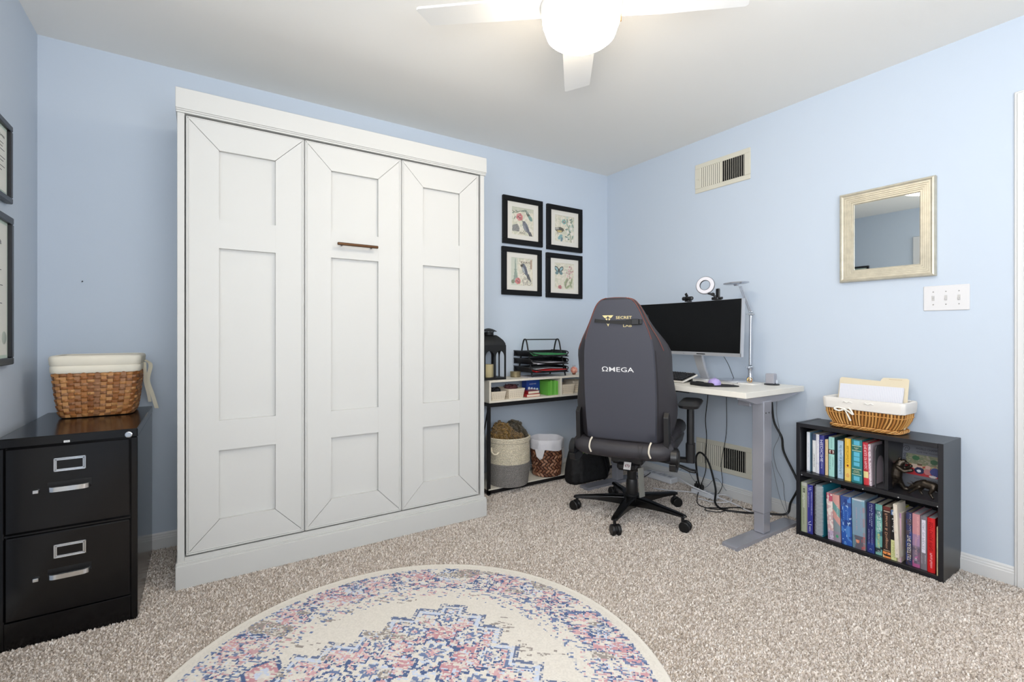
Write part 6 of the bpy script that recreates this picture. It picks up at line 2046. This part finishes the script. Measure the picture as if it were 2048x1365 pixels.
cable([(2.86, 1.535, .70), (2.86, 1.52, .557), (2.862, 1.476, .47), (2.865, 1.465, .384), (2.868, 1.40, .254), (2.868, 1.385, .20), (2.862, 1.425, .10), (2.850, 1.445, .03), (2.80, 1.55, .012), (2.72, 1.62, .010), (2.66, 1.72, .010), (2.70, 1.80, .02), (2.755, 1.835, .09), (2.765, 1.89, .24), (2.76, 1.945, .295), (2.765, 1.985, .25), (2.775, 1.98, .12), (2.785, 1.965, .05)], .0062, cb, 'thick black power cable looping from the desk leg to the wall outlets', 'power_cable')
cable([(2.86, 1.965, .748), (2.87, 1.97, .648), (2.875, 1.99, .50), (2.875, 1.982, .38), (2.875, 1.99, .25), (2.87, 1.985, .15), (2.82, 1.99, .05), (2.70, 1.93, .012), (2.60, 1.84, .010), (2.63, 1.74, .010), (2.74, 1.70, .012), (2.80, 1.62, .012)], .0028, cb, 'thin black cable hanging from the desk top left of the lower vent', 'cable')
cable([(2.865, 1.832, .748), (2.875, 1.835, .60), (2.875, 1.838, .42), (2.877, 1.875, .22), (2.87, 1.86, .10), (2.86, 1.88, .03), (2.78, 1.88, .012), (2.70, 1.86, .01)], .0020, cb, 'thin black cable hanging from the desk top in front of the lower vent', 'cable')
cable([(2.66, 1.70, .010), (2.60, 1.71, .010), (2.56, 1.765, .010), (2.60, 1.79, .010), (2.68, 1.73, .012), (2.78, 1.68, .012)], .0028, cb, 'black cable end loop lying on the carpet behind the desk leg', 'cable')
cable([(2.84, 2.36, .045), (2.80, 2.20, .10), (2.74, 2.08, .085), (2.72, 1.98, .07), (2.78, 1.86, .03), (2.80, 1.74, .012), (2.76, 1.60, .010), (2.80, 1.50, .010)], .0046, cw, 'white extension cord arching over the carpet toward the desk leg', 'extension_cord')
cable([(2.62, 2.22, .012), (2.66, 2.14, .012), (2.74, 2.04, .015), (2.80, 1.92, .02), (2.86, 1.82, .03), (2.80, 1.76, .02), (2.72, 1.82, .014), (2.70, 1.92, .012)], .0034, cw, 'white cord curled on the carpet beside the small power strip', 'cable')
cable([(2.88, 2.20, .10), (2.84, 2.12, .14), (2.80, 2.02, .08), (2.83, 1.96, .05), (2.86, 1.90, .12), (2.88, 1.84, .05)], .0018, cg_, 'thin grey wire tangled above the power strips', 'wire')
cable([(2.86, 1.50, .72), (2.88, 1.515, .60), (2.885, 1.50, .48), (2.885, 1.535, .38), (2.885, 1.52, .28), (2.885, 1.48, .20), (2.88, 1.47, .12), (2.84, 1.43, .035)], .0014, cg_, 'thin grey wire hanging behind the near desk leg', 'wire')
cable([(2.84, 1.56, .74), (2.88, 1.572, .62), (2.885, 1.56, .52), (2.885, 1.575, .44), (2.885, 1.545, .30), (2.88, 1.50, .12), (2.84, 1.435, .03), (2.80, 1.41, .03)], .0012, cg_, 'second thin grey wire hanging behind the near desk leg, left of the other', 'wire')
cable([(2.78, 1.80, .945), (2.84, 1.80, .88), (2.855, 1.775, .80), (2.862, 1.77, .782)], .0018, cb, 'thin black wire running from the monitor down to the desk top', 'wire')
cable([(2.50, 2.30, .13), (2.60, 2.32, .06), (2.72, 2.36, .05), (2.80, 2.40, .045)], .0030, cb, 'black cable running under the chair to the large power strip', 'cable')


def strip(x0, y0, x1, y1, wd, h, label, n, plugs=()):
    d = Vector((x1 - x0, y1 - y0, 0)); Lg = d.length; d.normalize(); u = Vector((-d.y, d.x, 0))
    M = basis((x0, y0, .004), d, u, (0, 0, 1))
    ps = thing('power_strip', ((x0 + x1) / 2, (y0 + y1) / 2, .004), label, 'power strip')
    m = MB(M); m.box(0, Lg, -wd / 2, wd / 2, 0, h, .006); m.build('casing', mat('strip_white', (224, 226, 230), .4), ps)
    for k in range(n):
        x = Lg * (k + .6) / (n + .4)
        m = MB(M); m.box(x - .015, x + .015, -.014, .014, h, h + .0008)
        m.build('socket', mat('socket_grey', (176, 178, 186), .5), ps)
    for k in plugs:
        x = Lg * (k + .6) / (n + .4)
        pl2 = MB(M); pl2.box(x - .012, x + .012, -.014, .014, h + .001, h + .034, .005); pl2.cyl((x, 0, h + .03), (x, 0, h + .05), .006, .004, n=10)
        tag(pl2.build('plug', blp), 'black plug standing in the small power strip, ' + ('left' if k == plugs[0] else 'right') + ' one of the two', 'plug', 'black plugs in the small power strip')


strip(2.835, 2.47, 2.845, 2.22, .085, .040, 'larger white power strip on the carpet under the desk, behind the chair base', 5)
strip(2.80, 2.03, 2.79, 1.85, .060, .032, 'small white power strip with two black plugs below the lower vent', 4, (0, 1))

# nail left in the back wall beside the wall bed
tag(MB().cyl((-.461, YB - .0005, 1.325), (-.461, YB - .008, 1.322), .0028, .0022, n=10).build('wall_nail', mat('nail', (60, 62, 66), .5, metal=.6)), 'small lone nail in the back wall, above the splint basket', 'nail')
